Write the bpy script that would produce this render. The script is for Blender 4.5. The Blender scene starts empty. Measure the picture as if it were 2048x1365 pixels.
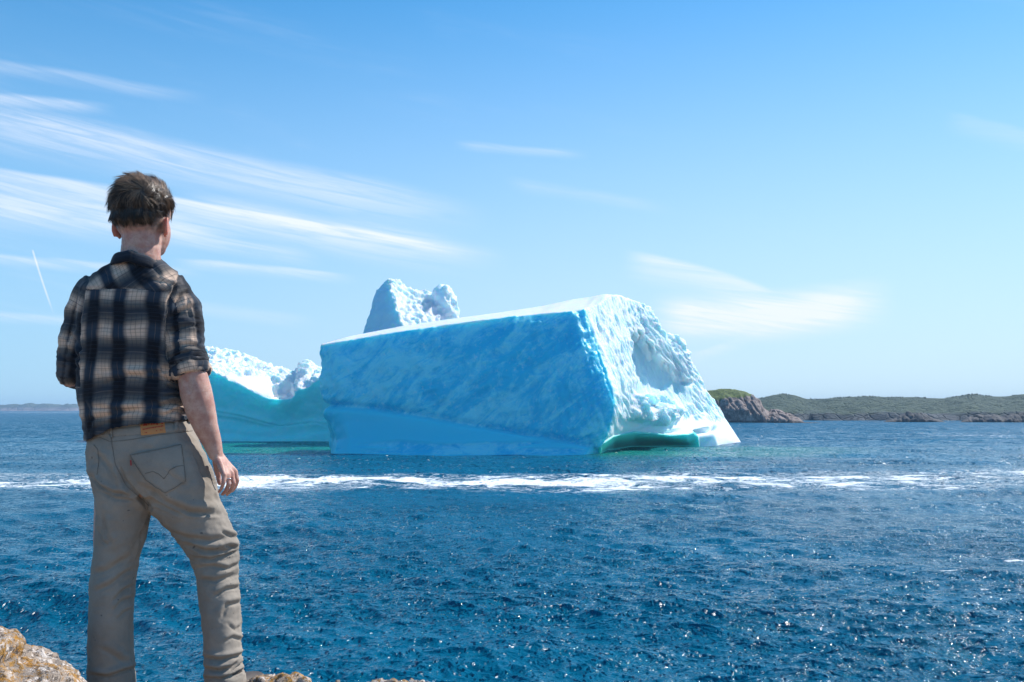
import bpy, math, random
import numpy as np
from mathutils import Vector, Matrix
rng = np.random.default_rng(7); random.seed(7)
S = bpy.context.scene
COL = S.collection
# ------------------------------------------------------------------ camera
CAMZ = 8.0
F = 2048*35/36.0
HZ = 819.5
PITCH = math.atan((HZ-682.5)/F)
cam = bpy.data.cameras.new('camera'); camo = bpy.data.objects.new('camera', cam); COL.objects.link(camo)
cam.lens = 35; cam.sensor_width = 36; cam.clip_start = .05; cam.clip_end = 60000
camo.location = (0, 0, CAMZ); camo.rotation_euler = (math.pi/2+PITCH, 0, 0)
S.camera = camo
# ------------------------------------------------------------------ light
SUN_AZ, SUN_EL = math.radians(57), math.radians(46)      # azimuth to the right of the view
SUN_STRENGTH, SKY_STRENGTH, EXPOSURE = 4.2, .13, .50
W = bpy.data.worlds.new('World'); S.world = W; W.use_nodes = True
sun = bpy.data.lights.new('sun', 'SUN'); suno = bpy.data.objects.new('sun', sun); COL.objects.link(suno)
sun.energy = SUN_STRENGTH; sun.angle = math.radians(.53); sun.color = (1, .96, .9)
sd = Vector((math.sin(SUN_AZ)*math.cos(SUN_EL), math.cos(SUN_AZ)*math.cos(SUN_EL), math.sin(SUN_EL)))
suno.rotation_euler = sd.to_track_quat('Z', 'Y').to_euler()
suno.location = (30, 30, 60)
S.view_settings.view_transform = 'Standard'; S.view_settings.look = 'None'
S.view_settings.gamma = 1; S.view_settings.use_curve_mapping = False
S.view_settings.exposure = EXPOSURE

# ------------------------------------------------------------------ projection helpers
cp, sp = math.cos(PITCH), math.sin(PITCH)
def ray(px, py):
    a = (px-1024)/F; b = (682.5-py)/F
    return np.array([a, cp-b*sp, sp+b*cp])
def at(px, py, Y):
    r = ray(px, py); return np.array([0, 0, CAMZ])+r*(Y/r[1])
def ground(px, py, z=0.):
    r = ray(px, py); t = (z-CAMZ)/r[2]; return np.array([0, 0, CAMZ])+r*t
def proj(p):
    p = np.asarray(p, float); q = p-np.array([0, 0, CAMZ])
    d = q[..., 1]*cp+q[..., 2]*sp; u = -q[..., 1]*sp+q[..., 2]*cp
    return 1024+F*q[..., 0]/d, 682.5-F*u/d
def azel(px, py):
    r = ray(px, py); return math.atan2(r[0], r[1]), math.atan2(r[2], math.hypot(r[0], r[1]))

# ------------------------------------------------------------------ numpy noise
_perm = rng.permutation(256); _perm = np.concatenate([_perm]*3)
_g = rng.normal(size=(256, 3)); _g /= np.linalg.norm(_g, axis=1)[:, None]
_rv = rng.random((256, 4))
def _hash(i, j, k): return _perm[(_perm[(_perm[i & 255]+j) & 255]+k) & 255]
def pn(p, seed=0.):
    p = np.asarray(p, float)+seed*17.31
    i = np.floor(p).astype(int); f = p-i; u = f*f*f*(f*(f*6-15)+10); r = 0
    for a in (0, 1):
        wa = u[:, 0] if a else 1-u[:, 0]
        for b in (0, 1):
            wb = u[:, 1] if b else 1-u[:, 1]
            for c in (0, 1):
                wc = u[:, 2] if c else 1-u[:, 2]
                g = _g[_hash(i[:, 0]+a, i[:, 1]+b, i[:, 2]+c)]
                r = r+wa*wb*wc*((f[:, 0]-a)*g[:, 0]+(f[:, 1]-b)*g[:, 1]+(f[:, 2]-c)*g[:, 2])
    return r*1.5
def fbm(p, o=4, seed=0., gain=.5):
    r = 0; a = 1; p = np.asarray(p, float)
    for k in range(o): r = r+a*pn(p, seed+k); p = p*2.03; a *= gain
    return r
def ridged(p, o=4, seed=0., gain=.5):
    r = 0; a = 1; p = np.asarray(p, float)
    for k in range(o): r = r+a*(1-2*np.abs(pn(p, seed+k))); p = p*2.03; a *= gain
    return r-1
def worley(p, seed=0):
    p = np.asarray(p, float)+seed*9.7
    i = np.floor(p).astype(int); f1 = np.full(len(p), 9.); f2 = np.full(len(p), 9.); cid = np.zeros(len(p), int); off = np.zeros_like(p)
    for a in (-1, 0, 1):
        for b in (-1, 0, 1):
            for c in (-1, 0, 1):
                h = _hash(i[:, 0]+a, i[:, 1]+b, i[:, 2]+c)
                q = i+np.array([a, b, c])+_rv[h, :3]; d = np.linalg.norm(p-q, axis=1)
                m = d < f1; f2 = np.where(m, f1, np.minimum(f2, d)); cid = np.where(m, h, cid)
                off[m] = (p-q)[m]; f1 = np.where(m, d, f1)
    return f1, f2, cid, off
def ss(a, b, x): t = np.clip((x-a)/(b-a), 0, 1); return t*t*(3-2*t)
def polydist(px, py, pts):
    """distance in px to an open polyline, and parameter"""
    best = np.full(px.shape, 1e9); par = np.zeros(px.shape); side = np.zeros(px.shape); n = len(pts)-1
    for k in range(n):
        ax, ay = pts[k]; bx, by = pts[k+1]; dx, dy = bx-ax, by-ay; L = dx*dx+dy*dy
        t = np.clip(((px-ax)*dx+(py-ay)*dy)/L, 0, 1); d = np.hypot(px-ax-t*dx, py-ay-t*dy)
        m = d < best; best = np.where(m, d, best); par = np.where(m, (k+t)/n, par)
        side = np.where(m, np.sign((px-ax)*dy-(py-ay)*dx), side)
    return best, par, side
def inpoly(px, py, pts, soft):
    ins = np.zeros(px.shape, bool); n = len(pts)
    for k in range(n):
        ax, ay = pts[k]; bx, by = pts[(k+1) % n]
        c = ((ay > py) != (by > py)) & (px < (bx-ax)*(py-ay)/((by-ay) if by != ay else 1e-9)+ax); ins ^= c
    d, _, _ = polydist(px, py, list(pts)+[pts[0]])
    return ss(-soft, soft, np.where(ins, d, -d))

# ------------------------------------------------------------------ object helpers
def mesh_np(name, v, f, attrs=None, smooth=True):
    me = bpy.data.meshes.new(name)
    v = np.asarray(v, np.float32); me.vertices.add(len(v)); me.vertices.foreach_set('co', v.ravel())
    if isinstance(f, np.ndarray):
        n, k = f.shape; me.loops.add(n*k); me.loops.foreach_set('vertex_index', f.astype(np.int32).ravel())
        me.polygons.add(n); me.polygons.foreach_set('loop_start', np.arange(0, n*k, k, dtype=np.int32))
        me.polygons.foreach_set('loop_total', np.full(n, k, np.int32))
    else:
        tot = np.array([len(q) for q in f], np.int32); st = np.concatenate([[0], np.cumsum(tot)[:-1]]).astype(np.int32)
        me.loops.add(int(tot.sum())); me.loops.foreach_set('vertex_index', np.array([i for q in f for i in q], np.int32))
        me.polygons.add(len(f)); me.polygons.foreach_set('loop_start', st); me.polygons.foreach_set('loop_total', tot)
    me.update(calc_edges=True); me.validate()
    if smooth: me.polygons.foreach_set('use_smooth', np.ones(len(me.polygons), bool))
    for k, a in (attrs or {}).items():
        a = np.asarray(a, np.float32)
        if a.ndim == 1:
            at_ = me.attributes.new(k, 'FLOAT', 'POINT'); at_.data.foreach_set('value', a)
        else:
            at_ = me.attributes.new(k, 'FLOAT_VECTOR', 'POINT'); at_.data.foreach_set('vector', a.ravel())
    return me
def tag(o, label=None, cat=None, group=None, kind=None):
    if label: o['label'] = label
    if cat: o['category'] = cat
    if group: o['group'] = group
    if kind: o['kind'] = kind
    return o
def link(name, me, m=None, parent=None):
    o = bpy.data.objects.new(name, me); COL.objects.link(o)
    if m is not None: me.materials.append(m)
    if parent is not None:
        o.parent = parent; o.matrix_parent_inverse = Matrix.Translation(parent.location).inverted()
    return o
def empty(name, loc):
    o = bpy.data.objects.new(name, None); COL.objects.link(o); o.location = loc; o.empty_display_size = .2; return o
class MB:
    def __init__(s): s.v = []; s.f = []
    def add(s, v, f):
        b = len(s.v); s.v += [tuple(map(float, q)) for q in v]; s.f += [[i+b for i in q] for q in f]; return s
    def tube(s, pts, rad, n=14, ref=(0, 1, 0), cap=True):
        """rad: list of r or (ra, rb); ra along the side axis, rb along the other"""
        pts = [np.array(p, float) for p in pts]; V = []; Fc = []; m = len(pts)
        for i, p in enumerate(pts):
            t = pts[min(i+1, m-1)]-pts[max(i-1, 0)]; t /= (np.linalg.norm(t)+1e-9)
            a = np.cross(ref, t); a /= (np.linalg.norm(a)+1e-9); b = np.cross(t, a)
            r = rad[i] if isinstance(rad, (list, tuple)) else rad
            ra, rb = r if isinstance(r, (list, tuple)) else (r, r)
            for k in range(n):
                th = 2*math.pi*k/n; V.append(p+a*ra*math.cos(th)+b*rb*math.sin(th))
        for i in range(m-1):
            for k in range(n): Fc.append([i*n+k, i*n+(k+1) % n, (i+1)*n+(k+1) % n, (i+1)*n+k])
        if cap:
            Fc.append(list(range(n))[::-1]); Fc.append([(m-1)*n+k for k in range(n)])
        return s.add(V, Fc)
    def capsule(s, pts, rad, n=14, ref=(0, 1, 0)):
        """tube with rounded ends"""
        pts = [np.array(p, float) for p in pts]
        rr = [(r, r) if not isinstance(r, (list, tuple)) else r for r in rad]
        def end(p, q, r):
            d = p-q; d /= np.linalg.norm(d); R = min(r)
            return [(p+d*R*math.sin(a), (r[0]*math.cos(a)+1e-5, r[1]*math.cos(a)+1e-5)) for a in (1.5, 1.15, .75, .35)]
        A = end(pts[0], pts[1], rr[0]); B = end(pts[-1], pts[-2], rr[-1])[::-1]
        return s.tube([a[0] for a in A]+pts+[b[0] for b in B], [a[1] for a in A]+rr+[b[1] for b in B], n, ref)
    def ell(s, c, r, rot=None, n=20, m=14):
        V = []; Fc = []; R = np.array(rot) if rot is not None else np.eye(3); c = np.array(c, float)
        for i in range(m+1):
            ph = math.pi*i/m
            for k in range(n):
                th = 2*math.pi*k/n
                V.append(c+R@np.array([r[0]*math.sin(ph)*math.cos(th), r[1]*math.sin(ph)*math.sin(th), r[2]*math.cos(ph)]))
        for i in range(m):
            for k in range(n): Fc.append([i*n+k, (i+1)*n+k, (i+1)*n+(k+1) % n, i*n+(k+1) % n])
        return s.add(V, Fc)
    def mesh(s, name='m'): return mesh_np(name, s.v, s.f)
def get(me):
    v = np.empty(len(me.vertices)*3, np.float32); me.vertices.foreach_get('co', v)
    return v.reshape(-1, 3).astype(float)
def faces(me):
    lt = np.empty(len(me.polygons), np.int32); me.polygons.foreach_get('loop_total', lt)
    li = np.empty(len(me.loops), np.int32); me.loops.foreach_get('vertex_index', li)
    if (lt == 4).all(): return li.reshape(-1, 4)
    out = []; k = 0
    for n in lt: out.append(li[k:k+n].tolist()); k += n
    return out
def edges(me):
    e = np.empty(len(me.edges)*2, np.int32); me.edges.foreach_get('vertices', e); return e.reshape(-1, 2)
def normals(me, v):
    me.vertices.foreach_set('co', v.astype(np.float32).ravel()); me.update()
    n = np.empty(len(v)*3, np.float32); me.vertex_normals.foreach_get('vector', n); return n.reshape(-1, 3).astype(float)
def smooth(v, e, it, lam=.6, w=None):
    n = len(v); deg = np.bincount(e.ravel(), minlength=n)[:, None]
    for _ in range(it):
        s = np.stack([np.bincount(e[:, 0], v[e[:, 1], k], n)+np.bincount(e[:, 1], v[e[:, 0], k], n) for k in range(3)], 1)
        d = lam*(s/np.maximum(deg, 1)-v); v = v+(d if w is None else d*w[:, None])
    return v
def voxel(me, size):
    o = bpy.data.objects.new('tmp', me); COL.objects.link(o)
    m = o.modifiers.new('r', 'REMESH'); m.mode = 'VOXEL'; m.voxel_size = size; m.adaptivity = 0
    dg = bpy.context.evaluated_depsgraph_get(); dg.update()
    r = bpy.data.meshes.new_from_object(o.evaluated_get(dg)); bpy.data.objects.remove(o)
    r.materials.clear(); r.polygons.foreach_set('use_smooth', np.ones(len(r.polygons), bool)); return r
def setattr_f(me, k, a):
    a = np.asarray(a, np.float32)
    if a.ndim == 1: me.attributes.new(k, 'FLOAT', 'POINT').data.foreach_set('value', a)
    else: me.attributes.new(k, 'FLOAT_VECTOR', 'POINT').data.foreach_set('vector', a.ravel())
def setco(me, v): me.vertices.foreach_set('co', v.astype(np.float32).ravel()); me.update()

# ------------------------------------------------------------------ node helpers
class NT:
    def __init__(s, nt): s.t = nt
    def n(s, ty, **k):
        nd = s.t.nodes.new(ty)
        for a, b in k.items(): setattr(nd, a, b)
        return nd
    def setin(s, sock, v):
        if isinstance(v, X): s.t.links.new(v.s, sock)
        elif isinstance(v, bpy.types.NodeSocket): s.t.links.new(v, sock)
        else:
            if hasattr(sock.default_value, '__len__') and len(sock.default_value) == 4 and len(v) == 3: v = (*v, 1)
            sock.default_value = v
    def m(s, op, *a, clamp=False):
        nd = s.n('ShaderNodeMath', operation=op, use_clamp=clamp)
        for i, v in enumerate(a): s.setin(nd.inputs[i], v)
        return X(s, nd.outputs[0])
    def ss(s, x, a, b, lo=0., hi=1.):
        nd = s.n('ShaderNodeMapRange', interpolation_type='SMOOTHSTEP')
        s.setin(nd.inputs[0], x)
        for i, v in enumerate((a, b, lo, hi)): s.setin(nd.inputs[i+1], v)
        return X(s, nd.outputs[0])
    def mix(s, f, a, b, blend='MIX'):
        nd = s.n('ShaderNodeMix', data_type='RGBA', blend_type=blend)
        s.setin(nd.inputs[0], f); s.setin(nd.inputs[6], a); s.setin(nd.inputs[7], b); return X(s, nd.outputs[2])
    def vec(s, x, y, z):
        nd = s.n('ShaderNodeCombineXYZ')
        for i, v in enumerate((x, y, z)): s.setin(nd.inputs[i], v)
        return X(s, nd.outputs[0])
    def sep(s, v):
        nd = s.n('ShaderNodeSeparateXYZ'); s.setin(nd.inputs[0], v); return [X(s, o) for o in nd.outputs]
    def map(s, v, sc=(1, 1, 1), rot=(0, 0, 0), loc=(0, 0, 0)):
        nd = s.n('ShaderNodeMapping'); s.setin(nd.inputs[0], v)
        nd.inputs[1].default_value = loc; nd.inputs[2].default_value = rot; nd.inputs[3].default_value = sc
        return X(s, nd.outputs[0])
    def rmap(s, v, rot, sc):
        nd = s.n('ShaderNodeMapping'); s.setin(nd.inputs[0], v); nd.inputs[2].default_value = rot
        return s.map(X(s, nd.outputs[0]), sc=sc)
    def noise(s, v, sc, det=4, rough=.5, dist=0., ty='FBM'):
        nd = s.n('ShaderNodeTexNoise', noise_type=ty); s.setin(nd.inputs['Vector'], v)
        nd.inputs['Scale'].default_value = sc; nd.inputs['Detail'].default_value = det
        nd.inputs['Roughness'].default_value = rough; nd.inputs['Distortion'].default_value = dist
        return X(s, nd.outputs[0])
    def voro(s, v, sc, feat='F1', out=0):
        nd = s.n('ShaderNodeTexVoronoi', feature=feat); s.setin(nd.inputs['Vector'], v); nd.inputs['Scale'].default_value = sc
        return X(s, nd.outputs[out])
    def ramp(s, f, stops):
        nd = s.n('ShaderNodeValToRGB'); s.setin(nd.inputs[0], f); e = nd.color_ramp.elements
        while len(e) < len(stops): e.new(.5)
        for q, (p, c) in zip(e, stops): q.position = p; q.color = (*c, 1)
        return X(s, nd.outputs[0])
    def attr(s, name, out=2):
        nd = s.n('ShaderNodeAttribute', attribute_name=name); return X(s, nd.outputs[out])
    def bump(s, h, strength, dist, normal=None):
        nd = s.n('ShaderNodeBump'); s.setin(nd.inputs['Height'], h); nd.inputs['Strength'].default_value = strength
        nd.inputs['Distance'].default_value = dist
        if normal is not None: s.setin(nd.inputs['Normal'], normal)
        return X(s, nd.outputs[0])
class X:
    def __init__(s, nt, sock): s.nt = nt; s.s = sock
    def __add__(s, o): return s.nt.m('ADD', s, o)
    __radd__ = __add__
    def __mul__(s, o): return s.nt.m('MULTIPLY', s, o)
    __rmul__ = __mul__
    def __sub__(s, o): return s.nt.m('SUBTRACT', s, o)
    def __rsub__(s, o): return s.nt.m('SUBTRACT', o, s)
    def __truediv__(s, o): return s.nt.m('DIVIDE', s, o)
def material(name, build):
    m = bpy.data.materials.new(name); m.use_nodes = True; nt = NT(m.node_tree)
    b = [q for q in m.node_tree.nodes if q.type == 'BSDF_PRINCIPLED'][0]
    co = nt.n('ShaderNodeTexCoord'); build(nt, b, X(nt, co.outputs['Object'])); return m
def flat(name, c, rough=.6, **k):
    def f(nt, b, co):
        nt.setin(b.inputs['Base Color'], c); b.inputs['Roughness'].default_value = rough
        for a, v in k.items(): b.inputs[a].default_value = v
    return material(name, f)

# ------------------------------------------------------------------ world: clear sky with cirrus streaks
nt = NT(W.node_tree); bg = [q for q in W.node_tree.nodes if q.type == 'BACKGROUND'][0]
sky = nt.n('ShaderNodeTexSky', sky_type='NISHITA', sun_disc=False)
sky.sun_elevation = SUN_EL; sky.sun_rotation = SUN_AZ; sky.altitude = 300
sky.air_density = 1.0; sky.dust_density = .1; sky.ozone_density = 3.5
tc = nt.n('ShaderNodeTexCoord'); dx, dy, dz = nt.sep(tc.outputs['Generated'])
az = nt.m('ARCTAN2', dx, dy); el = nt.m('ARCSINE', dz)
base = nt.mix(1., X(nt, sky.outputs[0]), (.19, .76, .96), 'MULTIPLY')
# (px start, px end, half width px above, below, strength, bow px, fray)
STREAKS = [((-260, 296), (1010, 516), 9, 40, .60, -16), ((200, 372), (1015, 516), 5, 12, .55, -4), ((-260, 360), (500, 455), 22, 44, .52, -4), ((330, 430), (900, 500), 16, 26, .25, -4),
           ((-200, 195), (980, 432), 30, 44, .50, -14), ((-200, 175), (230, 215), 9, 14, .40, 0),
           ((-200, 105), (420, 190), 10, 14, .22, -4), ((-100, 395), (500, 480), 12, 22, .50, -4),
           ((-200, 495), (420, 545), 7, 12, .42, 0), ((330, 520), (720, 555), 6, 12, .45, 0),
           ((-200, 625), (330, 645), 8, 10, .28, 0), ((300, 600), (640, 640), 14, 14, .18, 0),
           ((320, 395), (1010, 520), 30, 12, .42, -6), ((1240, 505), (1600, 610), 10, 34, .55, -10),
           ((1290, 628), (1790, 598), 46, 36, 1.25, 12), ((1360, 720), (1560, 640), 6, 14, .30, 4),
           ((900, 285), (1180, 310), 8, 10, .22, 0), ((1000, 360), (1350, 420), 12, 12, .14, 0),
           ((1880, 230), (2200, 300), 10, 22, .16, 0), ((330, 470), (650, 520), 14, 16, .35, 0)]
tot = None
sv = nt.vec(az, el, 0)
fr = nt.noise(nt.rmap(sv, (0, 0, math.radians(9.5)), (8, 150, 1)), 1.0, 9, .66, .8)
fr2 = nt.noise(nt.rmap(sv, (0, 0, math.radians(10)), (2.2, 13, 1)), 1.0, 5, .6, .2)
warp = (nt.noise(nt.map(sv, sc=(3, 6, 1)), 1.5, 3, .5)-.5)*.03
for (a, b_, wu, wd, st, bow) in STREAKS:
    a0, e0 = azel(*a); a1, e1 = azel(*b_); L = math.hypot(a1-a0, e1-e0); ca, sa = (a1-a0)/L, (e1-e0)/L
    s_ = (az-a0)*ca+(el-e0)*sa; t_ = (el-e0)*ca-(az-a0)*sa+warp*.55
    t_ = t_+(s_*(L-s_))*(4*bow/F/L/L)
    up = nt.ss(t_, 0., wu*1.2/F, 1., 0.); dn = nt.ss(t_, -wd*1.8/F, 0., 0., 1.)
    win = nt.ss(s_, 0., L*.2, 0., 1.)*nt.ss(s_, L*.72, L*1.03, 1., 0.)
    k = up*dn*win*st
    tot = k if tot is None else nt.m('MAXIMUM', tot, k)+nt.m('MINIMUM', tot, k)*.35
tot = tot*nt.ss(fr, .30, .66, .42, 1.1)
veil = nt.ss(fr2, .5, .85)*nt.ss(fr, .3, .75)*.34*nt.ss(el, .03, .15)*nt.ss(az, -.35, .25, 1., .22)
a0, e0 = azel(65, 500); a1, e1 = azel(110, 635); L = math.hypot(a1-a0, e1-e0); ca, sa = (a1-a0)/L, (e1-e0)/L
s_ = (az-a0)*ca+(el-e0)*sa; t_ = nt.m('ABSOLUTE', (el-e0)*ca-(az-a0)*sa+(s_*(L-s_))*(4*1/F/L/L))
trail = nt.ss(t_, 0., 2.6/F, 1., 0.)*nt.ss(s_, -.001, .002)*nt.ss(s_, L*.6, L, 1., 0.)*.6
front = nt.m('GREATER_THAN', dy, 0.)
cl = nt.m('MINIMUM', (tot+trail)*front+veil, .92)
CLOUD = (5.2, 5.55, 6.2)
near_sun = nt.ss(dx*math.sin(SUN_AZ)+dy*math.cos(SUN_AZ), -.2, 1.)
hazec = nt.mix(near_sun, (2.35, 3.7, 5.2), (4.2, 4.85, 5.6))
base = nt.mix(nt.ss(el, -.05, .50, .92, 0.), base, hazec)
base = nt.mix(nt.ss(near_sun, .3, 1., 0., .06), base, hazec)
base = nt.mix(cl, base, CLOUD)
nt.setin(bg.inputs[0], base); bg.inputs[1].default_value = SKY_STRENGTH

# ------------------------------------------------------------------ sea
def build_sea():
    fine = np.radians(np.arange(-33, 33.01, .085))
    side = np.radians(np.concatenate([np.arange(33.5, 60, .5), np.arange(60, 181, 4)]))
    th = np.concatenate([-side[::-1], fine, side])
    r = [3., 6., 10., 14., 17.]; q = 18.
    while q < 650: r.append(q); q += max(.075, q*q/15000)
    while q < 40000: r.append(q); q *= 1.05
    r = np.array(r); sp_ = np.gradient(r)
    T, R = np.meshgrid(th, r); SPC = np.repeat(sp_[:, None], len(th), 1)
    x = (R*np.sin(T)).ravel(); y = (R*np.cos(T)).ravel(); spc = np.maximum(SPC, R*np.radians(.085)).ravel()
    spc = np.where(np.abs(T.ravel()) > np.radians(33.2), np.maximum(spc, R.ravel()*.02), spc)
    z = np.zeros_like(x); ox = np.zeros_like(x); oy = np.zeros_like(x)
    P = np.stack([x, y, 0*x], 1)
    gust = 1+.35*fbm(P/np.array([45, 30, 1]), 2, 3)
    wdir = math.radians(255)
    rs = np.random.default_rng(5); near = R.ravel() < 700
    xs, ys, sn, gn = x[near], y[near], spc[near], gust[near]
    zz = np.zeros(near.sum()); ax = np.zeros_like(zz); ay = np.zeros_like(zz)
    N = 104
    for k in range(N):
        lam = 10**(math.log10(.32)+(math.log10(17)-math.log10(.32))*((k+rs.random())/N))
        d = wdir+rs.normal()*.55; kk = 2*math.pi/lam; slope = .034*(1.25 if lam < 3 else .50); slope = slope*(1.15 if lam < 1.6 else 1.); A = slope/kk
        dxx, dyy = math.cos(d), math.sin(d); ph = rs.random()*6.28
        w = np.clip((lam/sn-2.2)/2.5, 0, 1); sel = w > 0
        a = kk*(dxx*xs[sel]+dyy*ys[sel])+ph; s_, c_ = np.sin(a), np.cos(a); w = w[sel]*A*gn[sel]
        zz[sel] += w*c_; ax[sel] -= w*dxx*s_*.9; ay[sel] -= w*dyy*s_*.9
    # low swell lines
    for lam, d, A in ((24, 262, .10), (33, 270, .10), (19, 250, .06)):
        kk = 2*math.pi/lam; d = math.radians(d); zz += A*np.cos(kk*(math.cos(d)*xs+math.sin(d)*ys)+lam)
    z[near] = zz; x[near] += ax; y[near] += ay
    nr, nth = len(r), len(th)
    i, j = np.meshgrid(np.arange(nr-1), np.arange(nth-1), indexing='ij'); a = (i*nth+j).ravel()
    Fq = np.stack([a, a+1, a+nth+1, a+nth], 1)
    me = mesh_np('sea', np.stack([x, y, z], 1), Fq[:, ::-1])
    def mat(nt, b, co):
        x, y, z = nt.sep(co)
        p = nt.vec(x, y, 0)
        # foam belt along the shore current
        wob = (nt.noise(nt.map(p, sc=(.035, .03, 1)), 1., 5, .62)-.5)*30
        yb = y+wob+nt.ss(x, 10, 60)*-6.
        belt = nt.ss(yb, 94, 108)*nt.ss(yb, 116, 132, 1., 0.)
        fn = nt.noise(nt.map(p, sc=(.22, .26, 1)), 1., 8, .7, .8)
        fn2 = nt.noise(nt.map(p, sc=(.05, .16, 1)), 1., 4, .6, .3)
        foam = nt.ss(fn*.62+fn2*.38+belt*.18*nt.ss(nt.noise(nt.map(p, sc=(.03, .06, 1)), 1., 3, .5), .3, .62, .62, 1.12), .62, .70)*nt.ss(belt, .02, .4)
        vein = nt.m('ABSOLUTE', nt.noise(nt.map(p, sc=(.30, .6, 1)), 1., 6, .6, 1.2)-.5)
        foam = nt.m('MAXIMUM', foam, nt.ss(vein, .0, .03, 1., 0.)*nt.ss(belt, .05, .5)*.8)
        # scattered patches
        def ell(cx, cy, rx, ry, rot=0.):
            c, s = math.cos(rot), math.sin(rot)
            u = ((x-cx)*c+(y-cy)*s)/rx; v = ((y-cy)*c-(x-cx)*s)/ry
            return nt.ss(nt.m('SQRT', u*u+v*v), .4, 1., 1., 0.)
        def gp(px, py): g = ground(px, py); return g[0], g[1]
        pt = None
        for (px, py, rx, ry, k) in ((2040, 1112, 1.8, .9, .95), (1960, 1150, 5, 2.6, .50), (1900, 1130, 4, 1.2, .48), (1975, 1185, 5, 1.6, .50),
                                  (1860, 1263, 1.6, .4, .62), (1850, 868, 55, 16, .62),
                                  (1480, 858, 22, 10, .6), (1660, 864, 14, 8, .6), (1930, 872, 30, 8, .7), (520, 1000, 7, 4, .5), (115, 826, 260, 300, .8), (60, 856, 12, 8, .6), (30, 912, 8, 3, .6)):
            g = gp(px, py); e = ell(g[0], g[1], rx, ry)*k; pt = e if pt is None else nt.m('MAXIMUM', pt, e)
        fs = nt.noise(nt.map(p, sc=(.5, 1.1, 1)), 1., 7, .7, .8)
        foam = nt.m('MAXIMUM', foam, nt.ss(fs+pt*.32, .76, .84)*nt.ss(pt, .05, .3))
        shoreline = nt.ss(y, 560, 640)*nt.ss(x, 100, 160)*0.
        # milky green water over the submerged ice
        g1 = ell(38, 193, 46, 34, .75); g2 = ell(-52, 212, 34, 44, 0.); g3 = ell(24, 184, 20, 14, .7)
        gn = nt.noise(nt.map(p, sc=(.05, .05, 1)), 1., 4, .6)
        green = nt.m('MINIMUM', nt.m('MAXIMUM', nt.m('MAXIMUM', g1*.55, g2), g3)*nt.ss(gn, .2, .6, .5, 1.2), 1.)
        blotch = nt.noise(nt.map(p, sc=(.03, .05, 1)), 1., 4, .55)
        deep = nt.mix(nt.ss(blotch, .3, .7), (.0003, .080, .146), (.0004, .106, .190))
        c = nt.mix(green, deep, (.008, .20, .17))
        c = nt.mix(foam, c, (.86, .90, .92))
        nt.setin(b.inputs['Base Color'], c)
        b.inputs['IOR'].default_value = 1.333; b.inputs['Specular IOR Level'].default_value = .32
        dist = nt.m('SQRT', x*x+y*y)
        r1_ = nt.noise(nt.rmap(p, (0, 0, math.radians(-12)), (.55, 1.0, 1)), 1., 4, .55, .5); r2_ = nt.noise(nt.rmap(p, (0, 0, math.radians(10)), (1.5, 2.6, 1)), 1., 4, .6, .5)
        h1 = nt.m('ABSOLUTE', r1_-.5)*-1.3+nt.m('ABSOLUTE', r2_-.5)*-.24
        h2 = nt.noise(nt.map(p, sc=(.28, .9, 1), rot=(0, 0, math.radians(6))), 1., 5, .6, .2)
        lull = nt.ss(nt.noise(nt.rmap(p, (0, 0, .15), (.035, .09, 1)), 1., 3, .5), .32, .66, .45, 1.25)
        near = nt.bump(h1*nt.ss(dist, 60, 300, 1., .3)*lull, 1., .60)
        def nvec(v, sc, det):
            nd = nt.n('ShaderNodeTexNoise'); nt.setin(nd.inputs['Vector'], v); nd.inputs['Scale'].default_value = sc
            nd.inputs['Detail'].default_value = det; nd.inputs['Roughness'].default_value = .6
            s3 = nt.sep(nd.outputs['Color']); return s3[0]-.5, s3[1]-.5
        a1, b1 = nvec(nt.map(p, sc=(1., .8, 1)), 1.4, 4.); a2, b2 = nvec(nt.map(p, sc=(1., .55, 1)), .3, 5.)
        kf = nt.ss(dist, 40, 260, .08, .8); k2 = nt.ss(dist, 60, 300, .20, .9)
        def facet(sc, amp):
            cx, cy, cz = nt.sep(nt.voro(nt.map(p, sc=(sc, sc*.5, 1)), 1., 'F1', 1).s)
            def heavy(q): q = (q-.5)*2.; return q*q*q*q*q*q*q*q*q*amp
            return heavy(cx), heavy(cy)
        f1x, f1y = facet(13., 1.3); f2x, f2y = facet(3.2, 1.2)
        nt.setin(b.inputs['Roughness'], nt.m('MAXIMUM', nt.ss(foam, 0, 1, .06, .7), .23*nt.ss(nt.m('ABSOLUTE', f1x)+nt.m('ABSOLUTE', f1y)+nt.m('ABSOLUTE', f2x)*nt.ss(dist, 50, 120)+nt.m('ABSOLUTE', f2y)*nt.ss(dist, 50, 120), .12, .3)))
        wn = nt.ss(dist, 50, 120, 1., .0); wf = nt.ss(dist, 60, 140, 0., 1.)
        fx = f1x*wn+f2x*wf; fy = f1y*wn+f2y*wf
        gn_ = nt.n('ShaderNodeNewGeometry'); gx, gy, gz = nt.sep(near.s)
        nrm = nt.n('ShaderNodeVectorMath', operation='NORMALIZE')
        nt.setin(nrm.inputs[0], nt.vec(gx+a1*kf+a2*k2+fx, gy+b1*kf+b2*k2+fy-nt.ss(dist, 50, 400, 0., .26), gz))
        fb = nt.bump(foam, .5, .08, X(nt, nrm.outputs[0]))
        nt.setin(b.inputs['Normal'], fb)
    o = link('sea', me, material('sea_water', mat)); tag(o, kind='structure', label='deep blue rippled sea with a belt of white foam')
build_sea()

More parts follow.
